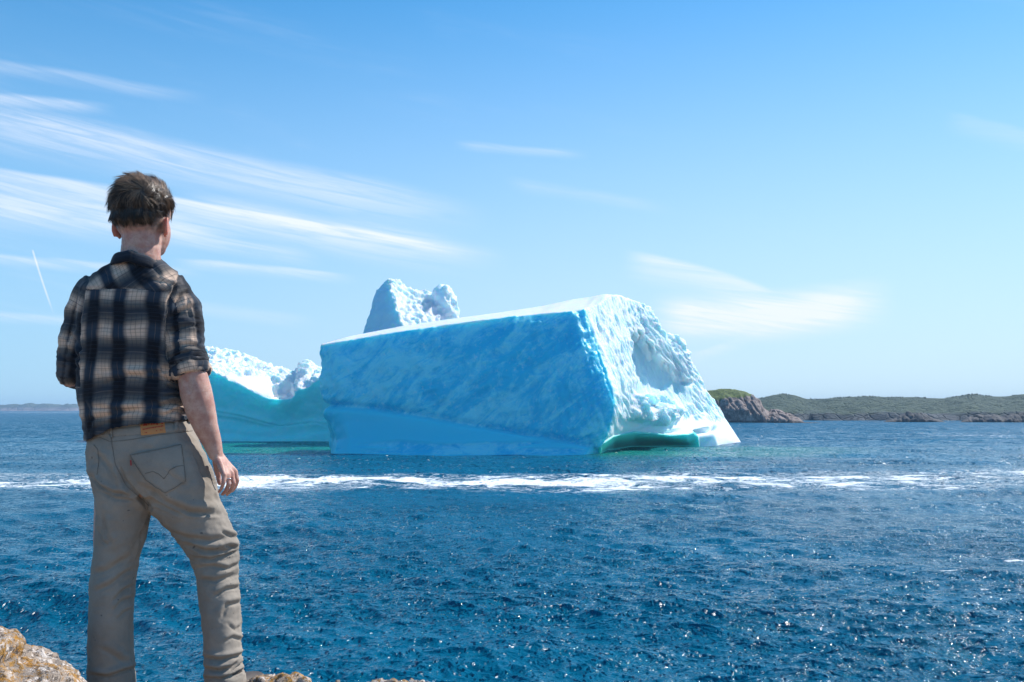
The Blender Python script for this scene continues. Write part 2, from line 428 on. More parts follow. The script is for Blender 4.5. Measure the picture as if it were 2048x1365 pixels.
# ------------------------------------------------------------------ far shores
def interp(x, pts):
    pts = np.array(pts, float); return np.interp(x, pts[:, 0], pts[:, 1])
def terrain(name, x0, x1, y0, y1, step, hf, mat, **k):
    xs = np.arange(x0, x1+step, step); ys = np.arange(y0, y1+step, step)
    Xg, Yg = np.meshgrid(xs, ys); x, y = Xg.ravel(), Yg.ravel()
    z = hf(x, y); n, m = len(ys), len(xs)
    i, j = np.meshgrid(np.arange(n-1), np.arange(m-1), indexing='ij'); a = (i*m+j).ravel()
    q = np.stack([a, a+1, a+m+1, a+m], 1); keep = (z[q] > -1.5).any(1); q = q[keep]
    u, inv = np.unique(q, return_inverse=True); q = inv.reshape(q.shape)
    me = mesh_np(name, np.stack([x, y, z], 1)[u], q)
    o = link(name, me, mat); tag(o, **k); return o
def rockmat(rc1, rc2, crack, grass=None, gz=(6, 9), sc=1., gslope=.6):
    def f(nt, b, co):
        n1 = nt.noise(nt.map(co, sc=(sc*.25, sc*.25, sc*.5)), 1., 8, .65, .5)
        v = nt.voro(nt.map(co, sc=(sc*.3, sc*.3, sc*.55), rot=(.5, .4, .3)), 1., 'DISTANCE_TO_EDGE')
        c = nt.mix(nt.ss(n1, .35, .68), rc1, rc2)
        c = nt.mix(nt.ss(v, .0, .07, .75, 0.), c, crack)
        c = nt.mix(nt.ss(nt.noise(co, sc*.9, 5, .7), .55, .72, 0., .6), c, crack)
        if grass:
            geo = nt.n('ShaderNodeNewGeometry'); nx, ny, nz = nt.sep(geo.outputs['Normal']); x, y, z = nt.sep(co)
            gn = nt.noise(co, sc*.12, 6, .65); g = nt.ss(z+(gn-.5)*14, gz[0], gz[1])*nt.ss(nz, gslope-.12, gslope+.08)
            gc = nt.mix(nt.ss(nt.noise(co, sc*.5, 6, .7), .38, .62), grass[0], grass[1])
            c = nt.mix(g, c, gc)
        nt.setin(b.inputs['Base Color'], c); b.inputs['Roughness'].default_value = .9
        nt.setin(b.inputs['Normal'], nt.bump(n1+nt.ss(v, 0, .1)*.4, .9, 1.2/sc))
    return f
def shores():
    # low distant islands on the left
    def hf(x, y):
        px = 1024+F*x/5200
        t = interp(px, [(-400, 0), (-300, 6), (-120, 9), (0, 9.5), (20, 11), (40, 10), (52, 12), (66, 9), (80, 11.5), (100, 10), (115, 8), (130, 11.5), (145, 9), (158, 3), (166, 0), (190, 0)])
        h = t*5200/F*1.25
        d = ss(5150, 5230, y)*ss(5900, 5300, y); p = np.stack([x, y, 0*x], 1)
        return h*d*(1+.25*ridged(p/120, 4, 2))-1.6
    terrain('far_island', -4000, -2150, 5100, 5900, 12, hf, material('far_rock', rockmat((.16, .13, .14), (.30, .25, .25), (.06, .06, .07), ((.05, .07, .05), (.08, .10, .06)), (12, 22), .08)),
            label='long low bluish islands on the left horizon', kind='structure')
    # rolling moorland behind the bay, right
    SK = [(1300, 806), (1420, 803), (1500, 800), (1522, 797), (1545, 791), (1562, 789), (1585, 791), (1610, 798), (1640, 800), (1680, 795), (1740, 793), (1800, 795), (1850, 796), (1890, 798), (1915, 793),
          (1945, 789), (1975, 793), (2010, 794), (2048, 789), (2120, 786), (2300, 792), (2600, 800), (2900, 815)]
    def hf(x, y):
        px = 1024+F*x/y; p = np.stack([x, y, 0*x], 1)
        sky_ = interp(px, SK); Yr = 1000.
        top = CAMZ+(HZ-sky_)*Yr/F
        shore = 722+26*fbm(p*np.array([1/70, 0, 0]), 3, 5)+np.where(px < 1620, 10, 0)
        t = (y-shore)/(Yr-shore)
        prof = np.where(t < 0, t*40, np.minimum(1, .30*ss(0, .05, t)+.22*ss(.05, .35, t)+.48*ss(.3, 1., t)))
        prof = prof*np.where(y > Yr, np.clip(1-(y-Yr)/500, 0, 1), 1)
        gul = ridged(p*np.array([1/38, 1/95, 1]), 5, 9)
        rough = ridged(p/14, 4, 4)
        return top*prof+np.where(t > 0, 1, 0)*(gul*1.9*ss(0, .12, t)*ss(1.05, .8, t)+rough*.55*ss(0, .02, t))-.4
    mm = material('moorland', rockmat((.022, .040, .052), (.085, .095, .105), (.008, .02, .03), ((.014, .040, .026), (.055, .085, .048)), (3.5, 6.5), .35, .45))
    terrain('moorland_hills', 120, 1150, 690, 1300, 2.6, hf, mm, label='long low moorland hills behind the bay at right', kind='structure')
    # small conifers along the skyline of the hills
    V = []; Fc = []; rs = np.random.default_rng(3)
    for k in range(900):
        px = rs.uniform(1500, 2250); Yt = rs.uniform(978, 1004)
        if pn(np.array([[px/45, 0, 3.]]))[0] < -.05: continue
        x = (px-1024)/F*Yt; h = hf(np.array([x]), np.array([Yt]))[0]; H = rs.uniform(.7, 1.9); r = H*.36; b = len(V); nseg = 6
        for (zz, rr) in ((0, r), (H*.35, r*.75), (H*.4, r*.9), (H*.72, r*.42), (H, .02)):
            for q in range(nseg):
                a = q*2*math.pi/nseg+zz; rj = rr*rs.uniform(.7, 1.2); V.append((x+rj*math.cos(a), Yt+rj*math.sin(a), h-.3+zz))
        for l in range(4):
            for q in range(nseg): Fc.append([b+l*nseg+q, b+l*nseg+(q+1) % nseg, b+(l+1)*nseg+(q+1) % nseg, b+(l+1)*nseg+q])
    o = link('conifer_scrub', mesh_np('conifer_scrub', V, np.array(Fc)), flat('conifer', (.022, .04, .022), .9)); tag(o, 'dark low conifer scrub along the skyline of the moorland hills', 'scrub', kind='stuff')

def rocky_island(name, sky_pts, base_px, Y, depth, x0, x1, grassy, label, mat, seed, bs=5., amp=1.):
    """x0,x1 in px; sky_pts skyline in px"""
    xa, xb = (x0-1024)/F*Y, (x1-1024)/F*Y
    step = .55
    xs = np.arange(xa, xb, step); ys = np.arange(Y-3, Y+depth, step)
    Xg, Yg = np.meshgrid(xs, ys); x, y = Xg.ravel(), Yg.ravel(); px = 1024+F*x/y
    Yr = Y+depth*.42
    p = np.stack([x, y, 0*x], 1)
    top = CAMZ+(HZ-interp(px, sky_pts))*Yr/F
    shore = Y+2.5*fbm(p*np.array([1/9, 0, 0]), 4, seed)
    t = (y-shore)/(Yr-shore)
    f1, f2, cid, off = worley(np.stack([x/bs+y/bs*.3, y/bs*.7, x*0+top*.1], 1), seed)
    prof = np.where(t < 0, t*2., .42*ss(0, .10, t)+.33*ss(.08, .5, t)+.25*ss(.4, 1, t))
    prof = np.where(y > Yr, np.clip(1-((y-Yr)/(depth*.55))**2, -.2, 1), prof)
    g = grassy(px, t) if grassy else np.zeros_like(x)
    tilt = (_rv[cid, 0]-.5)*off[:, 0]*2+(_rv[cid, 1]-.35)*off[:, 1]*2
    edge = -ss(.18, .0, f2-f1)*1.0
    z = np.maximum(top, .0)*prof+(1-g)*amp*(tilt*2.4+edge*1.9+ridged(p/6, 4, seed)*.6)*ss(0, .06, t+.04)*np.clip(top/8, .1, 1)+g*.35*fbm(p/3, 3, 2)
    z = np.where(t < -.02, -1.8, z)
    n, m = len(ys), len(xs)
    i, j = np.meshgrid(np.arange(n-1), np.arange(m-1), indexing='ij'); a = (i*m+j).ravel()
    q = np.stack([a, a+1, a+m+1, a+m], 1); keep = (z[q] > -1.7).any(1); q = q[keep]; u, inv = np.unique(q, return_inverse=True); q = inv.reshape(q.shape)
    me = mesh_np(name, np.stack([x, y, z], 1)[u], q, {'grass': g[u]})
    o = link(name, me, mat); return tag(o, label, 'island' if grassy else 'islet')
def mats_rock(c1, c2, ck, gr=True):
    def f(nt, b, co):
        n1 = nt.noise(co, .22, 8, .68, .6); n2 = nt.noise(nt.map(co, sc=(1, 1, 2)), .9, 6, .7)
        v = nt.voro(nt.map(co, sc=(.35, .35, .5), rot=(.5, .5, .2)), 1., 'DISTANCE_TO_EDGE')
        c = nt.mix(nt.ss(n1, .38, .62), c1, c2); c = nt.mix(nt.ss(v, 0, .06, .7, 0.), c, ck); c = nt.mix(nt.ss(n2, .55, .7, 0., .55), c, ck)
        x, y, z = nt.sep(co); c = nt.mix(nt.ss(z+(n2-.5)*2, .3, 1.6, .85, 0.), c, (.03, .028, .025))
        if gr:
            g = nt.ss(nt.attr('grass')+(n2-.5)*.9, .35, .6)
            gc = nt.mix(nt.ss(nt.noise(co, .6, 7, .72), .38, .62), (.040, .075, .014), (.15, .19, .045)); c = nt.mix(g, c, gc)
        nt.setin(b.inputs['Base Color'], c); b.inputs['Roughness'].default_value = .88
        nt.setin(b.inputs['Normal'], nt.bump(n1*.6+n2*.4, .8, .8))
    return f
def isles():
    m1 = material('pink_granite', mats_rock((.14, .11, .105), (.36, .28, .25), (.03, .028, .03)))
    m2 = material('dark_skerry', mats_rock((.045, .05, .055), (.13, .12, .12), (.012, .016, .02), False))
    sk = [(1250, 845), (1290, 812), (1330, 795), (1370, 789), (1388, 786), (1410, 783), (1445, 778), (1470, 779), (1490, 784), (1507, 792), (1520, 803), (1528, 818), (1536, 826), (1545, 819), (1560, 821), (1580, 830), (1597, 836), (1604, 843), (1612, 850), (1640, 862)]
    def gr(px, t):
        line = interp(px, [(1250, .45), (1390, .42), (1440, .36), (1475, .55), (1500, .8), (1515, 1.2), (1620, 2)])
        return ss(line-.08, line+.08, t)*ss(1512, 1495, px)
    rocky_island('rocky_island', sk, 845, 606, 46, 1240, 1640, gr, 'rocky island with green grassy top just right of the big iceberg', m1, 1, 5.5, 1.)
    rocky_island('rocky_islet', [(1745, 850), (1768, 843), (1790, 836), (1800, 829), (1815, 826), (1835, 825), (1850, 829), (1862, 836), (1880, 841), (1900, 850)], 845, 640, 22, 1740, 1905, None,
                 'small dark islet in the bay, apart from the shore on its right', m2, 4, 4., .8)
    rocky_island('rocky_islet', [(1900, 850), (1920, 843), (1935, 834), (1950, 830), (1975, 828), (1992, 831), (2003, 834), (2020, 829), (2048, 826), (2090, 824), (2140, 829), (2200, 852)], 846, 622, 26, 1900, 2200, None,
                 'dark rocky islet at the right edge of the bay', m2, 6, 4., .9)
shores(); isles()

# ------------------------------------------------------------------ icebergs
def resample(st, m):
    st = np.array(st, float); d = np.concatenate([[0], np.cumsum(np.linalg.norm(np.diff(st, axis=0), axis=1))]); d /= d[-1]
    t = np.linspace(0, 1, m); return np.stack([np.interp(t, d, st[:, k]) for k in range(3)], 1)
def shell(front, back, M=14):
    """front/back: stations (bottom..top, world points), same count; returns closed mesh"""
    A = [resample(s, M) for s in front]; B = [resample(s, M) for s in back][::-1]
    L = A+B; n = len(L); V = []; Fc = []
    for s in L:
        lo = s[0].copy(); lo[2] = -7; V.append(lo); V += list(s)
    K = M+1
    for i in range(n):
        j = (i+1) % n
        for k in range(K-1): Fc.append([i*K+k, j*K+k, j*K+k+1, i*K+k+1])
    na = len(A)
    for i in range(na-1):
        a, b = i, i+1; c, d = n-1-(i+1), n-1-i
        Fc.append([a*K+K-1, b*K+K-1, c*K+K-1, d*K+K-1]); Fc.append([a*K, d*K, c*K, b*K])
    return mesh_np('shell', V, Fc)
def g(px, py): return ground(px, py)
def st(*pts):
    out = []
    for p in pts: out.append(ground(p[0], p[1]) if len(p) == 2 else at(*p))
    return out
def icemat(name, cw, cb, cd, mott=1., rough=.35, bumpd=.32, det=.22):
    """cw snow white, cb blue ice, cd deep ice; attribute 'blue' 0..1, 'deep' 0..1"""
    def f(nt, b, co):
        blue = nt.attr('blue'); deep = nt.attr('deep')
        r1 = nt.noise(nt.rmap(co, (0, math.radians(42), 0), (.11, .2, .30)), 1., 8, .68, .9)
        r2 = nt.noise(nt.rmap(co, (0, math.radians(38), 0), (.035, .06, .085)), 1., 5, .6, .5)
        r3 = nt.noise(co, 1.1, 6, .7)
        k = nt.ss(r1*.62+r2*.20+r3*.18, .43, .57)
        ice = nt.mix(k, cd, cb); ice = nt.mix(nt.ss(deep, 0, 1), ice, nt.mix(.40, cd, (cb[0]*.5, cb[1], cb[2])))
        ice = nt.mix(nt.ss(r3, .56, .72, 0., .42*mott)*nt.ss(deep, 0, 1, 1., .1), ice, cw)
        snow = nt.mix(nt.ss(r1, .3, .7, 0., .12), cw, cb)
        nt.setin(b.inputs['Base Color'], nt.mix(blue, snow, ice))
        b.inputs['Roughness'].default_value = rough; b.inputs['IOR'].default_value = 1.31
        nt.setin(b.inputs['Roughness'], nt.ss(blue, 0, 1, .75, rough))
        h = nt.noise(nt.map(co, sc=(1, 1, .6)), 1.2, 7, .68, .4)
        hs = nt.noise(nt.rmap(co, (0, math.radians(20), 0), (1.7, 1.7, .22)), 1., 5, .6, .3)
        h = h*.35+nt.m('ABSOLUTE', hs-.5)*nt.ss(blue, 0, .6, -2.6, -.2)
        nt.setin(b.inputs['Normal'], nt.bump(h*nt.ss(deep, 0, 1, 1., .10), .9, bumpd))
    m = material(name, f); b = [q for q in m.node_tree.nodes if q.type == 'BSDF_PRINCIPLED'][0]
    b.inputs['Subsurface Weight'].default_value = .5; b.inputs['Subsurface Radius'].default_value = (.25, 1., 1.4); b.inputs['Subsurface Scale'].default_value = 3.
    return m
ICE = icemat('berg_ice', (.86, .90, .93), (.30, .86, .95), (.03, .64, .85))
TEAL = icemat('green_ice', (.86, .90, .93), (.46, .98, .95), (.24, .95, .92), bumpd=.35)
PALE = icemat('pale_ice', (.86, .90, .93), (.60, .82, .91), (.48, .74, .86), bumpd=.4)

def berg_main():
    front = [
     st((672, 908), (679, 880, 184), (663, 848, 184), (649, 800, 184), (644, 765, 184), (637, 722, 184.5), (639, 691, 185)),
     st((700, 909), (702, 880, 181), (690, 848, 182), (680, 800, 182), (676, 765, 182), (672, 720, 182.6), (676, 684, 183.5)),
     st((800, 910), (800, 885, 180), (795, 850, 181), (792, 800, 181), (790, 760, 181.5), (788, 710, 182), (790, 664, 183.5)),
     st((900, 911), (900, 890, 179.5), (900, 855, 180.5), (898, 800, 180.5), (895, 760, 181), (892, 700, 182), (895, 649, 184)),
     st((1000, 911), (1002, 893, 179), (1003, 860, 180), (1003, 800, 180), (1002, 760, 180.5), (1000, 700, 182), (1002, 635, 184.5)),
     st((1100, 911), (1105, 897, 178.5), (1112, 865, 178.5), (1118, 800, 178.5), (1112, 760, 179), (1098, 700, 181), (1085, 627, 184.5)),
     st((1165, 911), (1180, 895, 178), (1200, 865, 177), (1212, 800, 177), (1196, 760, 178), (1172, 690, 181), (1140, 622, 185)),
     # ridge between shaded and lit face
     st((1192, 907), (1203, 893, 179), (1222, 862, 178), (1233, 805, 177.5), (1221, 765, 178.5), (1200, 700, 181.5), (1170, 618, 186)),
     st((1225, 898), (1228, 883, 194), (1240, 862, 188), (1252, 820, 187), (1240, 765, 187), (1218, 700, 187.5), (1186, 613, 190)),
     st((1270, 895), (1268, 880, 205), (1270, 864, 197), (1275, 830, 197), (1268, 765, 195), (1245, 690, 195), (1205, 602, 195)),
     st((1330, 893), (1328, 882, 213), (1328, 868, 205), (1325, 838, 208), (1300, 770, 210), (1280, 690, 207), (1228, 588, 203)),
     st((1375, 892), (1372, 884, 217), (1370, 868, 210), (1358, 835, 216), (1330, 770, 219), (1318, 700, 216), (1262, 602, 211)),
     st((1400, 892), (1394, 880, 220), (1392, 860, 217), (1378, 830, 222), (1354, 775, 224), (1346, 710, 222), (1294, 614, 217)),
     st((1436, 891), (1432, 878, 224), (1424, 858, 224), (1396, 832, 226), (1370, 778, 226), (1364, 715, 225), (1318, 665, 222)),
     st((1466, 887), (1458, 879, 234), (1440, 864, 231), (1408, 834, 230), (1384, 776, 229), (1380, 720, 229), (1362, 676, 227)),
    ]
    tops = [(640, 689, 187), (700, 672, 192), (800, 653, 200), (900, 638, 206), (1000, 625, 210), (1085, 612, 212), (1150, 598, 212), (1180, 594, 211), (1200, 589.5, 209), (1212, 588, 208),
            (1240, 590, 212), (1272, 606, 218), (1304, 622, 225), (1322, 668, 229), (1358, 680, 232)]
    basep = [(-34, 190), (-33, 200), (-24, 215), (-14, 224), (-3, 230), (8, 234), (16, 236), (22, 238), (28, 240), (32, 244), (38, 248), (44, 250), (50, 250), (54, 248), (56, 244)]
    back = []
    for t, b in zip(tops, basep):
        T = at(*t); B = np.array([b[0], b[1], 0.]); back.append([B, B*.5+T*.5+np.array([0, 3, 0]), T])
    me = voxel(shell(front, back), .235); v = get(me); e = edges(me)
    v = smooth(v, e, 4, .6)
    N = normals(me, v); px, py = proj(v)
    sharp = np.zeros(len(v))
    # region masks (which face of the block each point belongs to)
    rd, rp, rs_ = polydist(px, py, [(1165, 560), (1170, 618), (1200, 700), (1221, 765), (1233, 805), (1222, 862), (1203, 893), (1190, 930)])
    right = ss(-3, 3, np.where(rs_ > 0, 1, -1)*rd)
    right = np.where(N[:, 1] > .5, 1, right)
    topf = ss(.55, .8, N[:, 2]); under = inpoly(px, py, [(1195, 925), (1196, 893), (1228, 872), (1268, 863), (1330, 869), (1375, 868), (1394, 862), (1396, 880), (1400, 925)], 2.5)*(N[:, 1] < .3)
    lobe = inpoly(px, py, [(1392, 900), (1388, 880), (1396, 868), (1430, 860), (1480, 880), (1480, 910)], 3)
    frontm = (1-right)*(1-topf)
    # the old waterline notch across the front face
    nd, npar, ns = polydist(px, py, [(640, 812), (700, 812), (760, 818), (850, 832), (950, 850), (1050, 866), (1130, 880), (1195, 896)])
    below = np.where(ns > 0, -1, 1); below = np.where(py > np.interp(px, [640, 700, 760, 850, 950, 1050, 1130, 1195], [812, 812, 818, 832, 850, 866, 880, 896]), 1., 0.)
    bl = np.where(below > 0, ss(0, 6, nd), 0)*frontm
    q = v.copy()
    disp = np.zeros(len(v))
    disp += frontm*(-1.0*np.exp(-(nd/7)**2)*ss(1200, 1100, px)**.5)
    disp += frontm*bl*.5
    rot = np.stack([v[:, 0]*.8+v[:, 2]*.6, v[:, 1], v[:, 2]*.8-v[:, 0]*.6], 1)
    disp += frontm*(1-bl*.92)*(.85*fbm(v/9, 3, 1)+.28*ridged(rot/np.array([5, 4, 1.7]), 5, 2)+.16*fbm(v/1.6, 4, 5))
    # vertical flutes, steeper on the right part of the shaded face
    fl = ss(1020, 1150, px)*frontm*(1-bl)
    sx = (px-.33*(py-600)); disp += fl*.28*ridged(np.stack([sx/9, py/110, 0*px], 1), 3, 8)
    # left edge scoops
    disp += frontm*ss(700, 650, px)*(.7*fbm(v/3.2, 3, 12))
    # lit face: fluting
    hn = 9*ridged(np.stack([(px-.5*(py-600))/9, py/60, 0*px], 1), 3, 41)+5*pn(v/2.5, 42)
    hollow = inpoly(px+hn*.4, py+hn*1.6*ss(790, 740, py), [(1268, 668), (1288, 672), (1312, 712), (1345, 748), (1368, 768), (1390, 774), (1385, 806), (1352, 828), (1279, 812), (1277, 765)], 5)*right
    rub = inpoly(px, py, [(1268, 792), (1300, 793), (1340, 805), (1356, 840), (1340, 850), (1290, 846), (1262, 838)], 6)*right
    smoothlow = ss(832, 850, py)*right
    flute = right*(1-topf)*(1-hollow)*(1-smoothlow)
    sx2 = (px-.34*(py-600))
    wq = 5*pn(v/4., 3); slant = np.stack([(sx2+wq)/6., py/75, 0*px], 1); slant2 = np.stack([(px-.75*(py-600)+wq)/8., py/52, 0*px], 1)
    wr = ss(1250, 1300, px)
    disp += flute*((1-wr)*(.50*ridged(slant, 4, 3, .55)+.07*fbm(v/1.1, 3, 4))+wr*(.70*ridged(slant2, 5, 6, .55)+.10*fbm(v/1.4, 3, 7)))
    disp += hollow*(.14*ridged(slant, 4, 3)+.45*fbm(v/6, 3, 44)); pushy = hollow*(.5+5.2*ss(1385, 1265, px))
    disp += -1.4*np.exp(-(polydist(px, py, [(1330, 768), (1382, 768)])[0]/5)**2)*right*(1-hollow)
    disp += rub*(2.2+1.6*ridged(v/3.4, 5, 9))
    edge = ss(.1, .5, N[:, 2])*right; disp += edge*ss(1230, 1300, px)*ss(740, 700, py)*1.1*ridged(v/2.6, 4, 10)
    disp += under*(-.2)
    lb = np.exp(-(polydist(px, py, [(1392, 866), (1430, 857)])[0]/4)**2)*right; disp += -1.6*lb
    disp += topf*frontm*.15*fbm(v/3, 3, 2)
    v = q+N*disp[:, None]; v[:, 1] += pushy*.9-under*2.6; v[:, 0] -= pushy*.25
    # bumps along the skyline at the right shoulder
    v = smooth(v, e, 1, .4)
    blue = np.clip((1-right)*np.maximum(ss(.75, .5, N[:, 2]), ss(700, 720, py)), 0, 1)*.98; blue = np.maximum(blue, under*.55); blue = np.maximum(blue, hollow*.22)  # the hollow is tinted bluer to paint in its shade
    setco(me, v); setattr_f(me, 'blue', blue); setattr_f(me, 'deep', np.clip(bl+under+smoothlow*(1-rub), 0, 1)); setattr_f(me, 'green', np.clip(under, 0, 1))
    return me
def ice_with_green():
    m = ICE; nt = NT(m.node_tree); b = [q for q in m.node_tree.nodes if q.type == 'BSDF_PRINCIPLED'][0]
    src = b.inputs['Base Color'].links[0].from_socket
    nt.setin(b.inputs['Base Color'], nt.mix(nt.attr('green')*.85, src, (.10, .78, .66)))
ice_with_green()
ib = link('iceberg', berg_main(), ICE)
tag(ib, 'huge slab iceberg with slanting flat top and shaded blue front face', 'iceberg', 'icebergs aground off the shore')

def berg_back():
    mb = MB()
    def A(*p): return at(*p)
    P = dict(a=A(716, 690, 236), b=A(737, 630, 238), b2=A(751, 580, 240), c=A(775, 560, 241), c2=A(792, 556, 243), d=A(812, 577, 245), e=A(845, 583, 247), f=A(875, 585, 248), h=A(912, 610, 248), i=A(920, 680, 246),
             r0=A(786, 590, 235), r1=A(800, 640, 230), r2=A(806, 690, 227), g1=A(860, 640, 236), g2=A(870, 690, 232))
    names = list(P); V = [P[k] for k in names]; nF = len(V)
    # back copies
    bk = dict(a=(4, 20, 0), b=(3, 17, -1), b2=(2, 14, -2), c=(1, 12, -2), c2=(0, 12, -2), d=(0, 12, -2), e=(0, 12, -2), f=(0, 12, -2), h=(-1, 15, -2), i=(-2, 20, 0))
    for k in bk: V.append(P[k]+np.array(bk[k]))
    idx = {k: n for n, k in enumerate(names)}; ib = {k: nF+n for n, k in enumerate(bk)}
    low = {}
    for k in ('a', 'r2', 'g2', 'i'): low[k] = len(V); p = P[k].copy(); p[2] = -6; V.append(p)
    for k in ('a', 'i'): low[k+'b'] = len(V); p = V[ib[k]].copy(); p[2] = -6; V.append(p)
    Fc = [[idx[q] for q in s] for s in (['a', 'r2', 'r1', 'b'], ['b', 'r1', 'r0', 'b2'], ['b2', 'r0', 'c'], ['c', 'r0', 'c2'], ['c2', 'r0', 'd'], ['d', 'r0', 'r1', 'g1'], ['r1', 'r2', 'g2', 'g1'],
                                          ['d', 'g1', 'e'], ['e', 'g1', 'f'], ['f', 'g1', 'h'], ['h', 'g1', 'g2', 'i'])]
    ring = ['a', 'b', 'b2', 'c', 'c2', 'd', 'e', 'f', 'h', 'i']
    for s, t in zip(ring, ring[1:]): Fc.append([idx[s], idx[t], ib[t], ib[s]])
    Fc.append([ib[k] for k in ring])
    Fc += [[idx['a'], low['a'], low['r2'], idx['r2']], [idx['r2'], low['r2'], low['g2'], idx['g2']], [idx['g2'], low['g2'], low['i'], idx['i']],
           [idx['i'], low['i'], low['ib'], ib['i']], [ib['a'], low['ab'], low['a'], idx['a']], [ib['i'], low['ib'], low['ab'], ib['a']], [low['a'], low['ab'], low['ib'], low['i'], low['g2'], low['r2']]]
    mb.add(V, Fc)
    mb.capsule([A(893, 690, 245), A(892, 640, 245), A(889, 602, 245), A(884, 590, 245)], [(3.2, 4), (3.1, 4), (3.0, 3.8), (2.6, 3.2)], 18)
    me = voxel(mb.mesh(), .34); v = get(me); e = edges(me); v = smooth(v, e, 5, .6)
    N = normals(me, v); px, py = proj(v)
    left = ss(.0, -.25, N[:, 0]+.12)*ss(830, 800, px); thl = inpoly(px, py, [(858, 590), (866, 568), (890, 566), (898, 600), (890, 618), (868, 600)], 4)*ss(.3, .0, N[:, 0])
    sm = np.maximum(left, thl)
    disp = sm*(.35*fbm(v/3, 4, 1)+.15*ridged(v/1.6, 3, 4))+(1-sm)*(.75*ridged(v/np.array([2.6, 2.6, 3.4]), 5, 5)+.4*fbm(v/1.1, 3, 7))
    disp += ss(600, 560, py)*ss(745, 760, px)*ss(830, 800, px)*.7*ridged(v/1.6, 4, 11)
    v = v+N*disp[:, None]; v = smooth(v, e, 1, .35)
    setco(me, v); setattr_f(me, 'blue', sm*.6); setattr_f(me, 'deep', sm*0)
    return me
o = link('iceberg', berg_back(), PALE); tag(o, 'white ice tower with two knobs rising behind the slab iceberg', 'iceberg', 'icebergs aground off the shore')

def berg_left():
    X = [250, 300, 360, 418, 468, 506, 535, 556, 582, 597, 614, 638, 670, 720]
    rim = [800, 775, 752, 742, 763, 783, 795, 797, 795, 777, 774, 757, 752, 770]
    skyl = [790, 755, 715, 692, 703, 715, 726, 734, 742, 741, 727, 735, 742, 765]
    front = []; back = []
    for x, r_, s_ in zip(X, rim, skyl):
        w = 884.5; xb = x
        front.append(st((xb, w), (xb, w-12, 247), (xb, w-(w-r_)*.35, 249.0), (xb, w-(w-r_)*.7, 247.5), (xb, r_, 246)))
        T = at(x, s_, 268); B = T.copy(); B[2] = 0; B[1] += 14; back.append([B, (B+T)/2, T])
    me = voxel(shell(front, back), .36); v = get(me); e = edges(me); v = smooth(v, e, 6, .6)
    N = normals(me, v); px, py = proj(v)
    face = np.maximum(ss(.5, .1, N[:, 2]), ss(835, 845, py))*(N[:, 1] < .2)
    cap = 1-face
    disp = face*(.5*fbm(v/8, 3, 3)+.12*ridged(v/2, 3, 5))
    nd, _, _ = polydist(px, py, [(400, 820), (470, 830), (520, 842), (560, 853), (620, 846), (700, 858)]); disp += face*.8*np.exp(-(nd/7)**2)*ss(0, 3, nd)
    nd2, _, _ = polydist(px, py, [(440, 866), (540, 873), (640, 858), (700, 852)]); disp -= face*.7*np.exp(-(nd2/6)**2)
    smooth_snow = inpoly(px, py, [(455, 752), (500, 750), (540, 752), (548, 795), (520, 792), (470, 765)], 5)
    groove = inpoly(px, py, [(545, 762), (580, 765), (590, 795), (560, 800), (545, 790)], 4)*cap
    disp += cap*(1-smooth_snow)*(1.0*ridged(v/np.array([3, 3, 2.4]), 5, 8)+.5*fbm(v/1.1, 3, 9))-groove*2.6
    kn = np.exp(-(((px-612)/16)**2+((py-742)/16)**2)); disp += cap*kn*1.5*(1+ridged(v/2, 4, 4))
    v = v+N*disp[:, None]; v = smooth(v, e, 1, .35)
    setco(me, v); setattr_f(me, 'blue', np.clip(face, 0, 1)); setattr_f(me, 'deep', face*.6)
    return me
o = link('iceberg', berg_left(), TEAL); tag(o, 'low green iceberg with snowy crest half hidden behind the standing man', 'iceberg', 'icebergs aground off the shore')

# ------------------------------------------------------------------ shore rocks in the foreground
def lichen(scale=1., amount=.5):
    def f(nt, b, co):
        n1 = nt.noise(co, 5*scale, 8, .7); sp = nt.noise(co, 26*scale, 5, .75); sp2 = nt.noise(nt.map(co, loc=(4, 2, 7)), 17*scale, 5, .7)
        c = nt.mix(nt.ss(n1, .35, .62), (.46, .36, .28), (.25, .20, .165))
        c = nt.mix(nt.ss(sp2, .50, .60), c, (.66, .58, .52))
        c = nt.mix(nt.ss(nt.noise(co, 48*scale, 4, .65), .52, .60, 0., .85), c, (.05, .04, .035))
        l1 = nt.noise(nt.map(co, loc=(1, 5, 3)), 5*scale, 6, .65, .4)
        k = nt.ss(l1*.45+sp*.55, .60-amount*.16, .635-amount*.16)
        lc = nt.mix(nt.ss(sp, .4, .6), (.52, .235, .02), (.26, .13, .018)); brk = nt.ss(nt.noise(nt.map(co, loc=(9, 4, 6)), 34*scale, 6, .75), .44, .54, .12, 1.); c = nt.mix(k*brk*.9, c, lc)
        k2 = nt.ss(nt.noise(nt.map(co, loc=(8, 1, 2)), 9*scale, 6, .7), .58, .66, 0., .6); c = nt.mix(k2, c, (.06, .065, .055))
        nt.setin(b.inputs['Base Color'], c); b.inputs['Roughness'].default_value = .92
        nt.setin(b.inputs['Normal'], nt.bump(n1*.3+sp*.4+sp2*.3, 1., .045/scale))
    return material('lichen_granite', f)
LICH = lichen(1.6, .72)
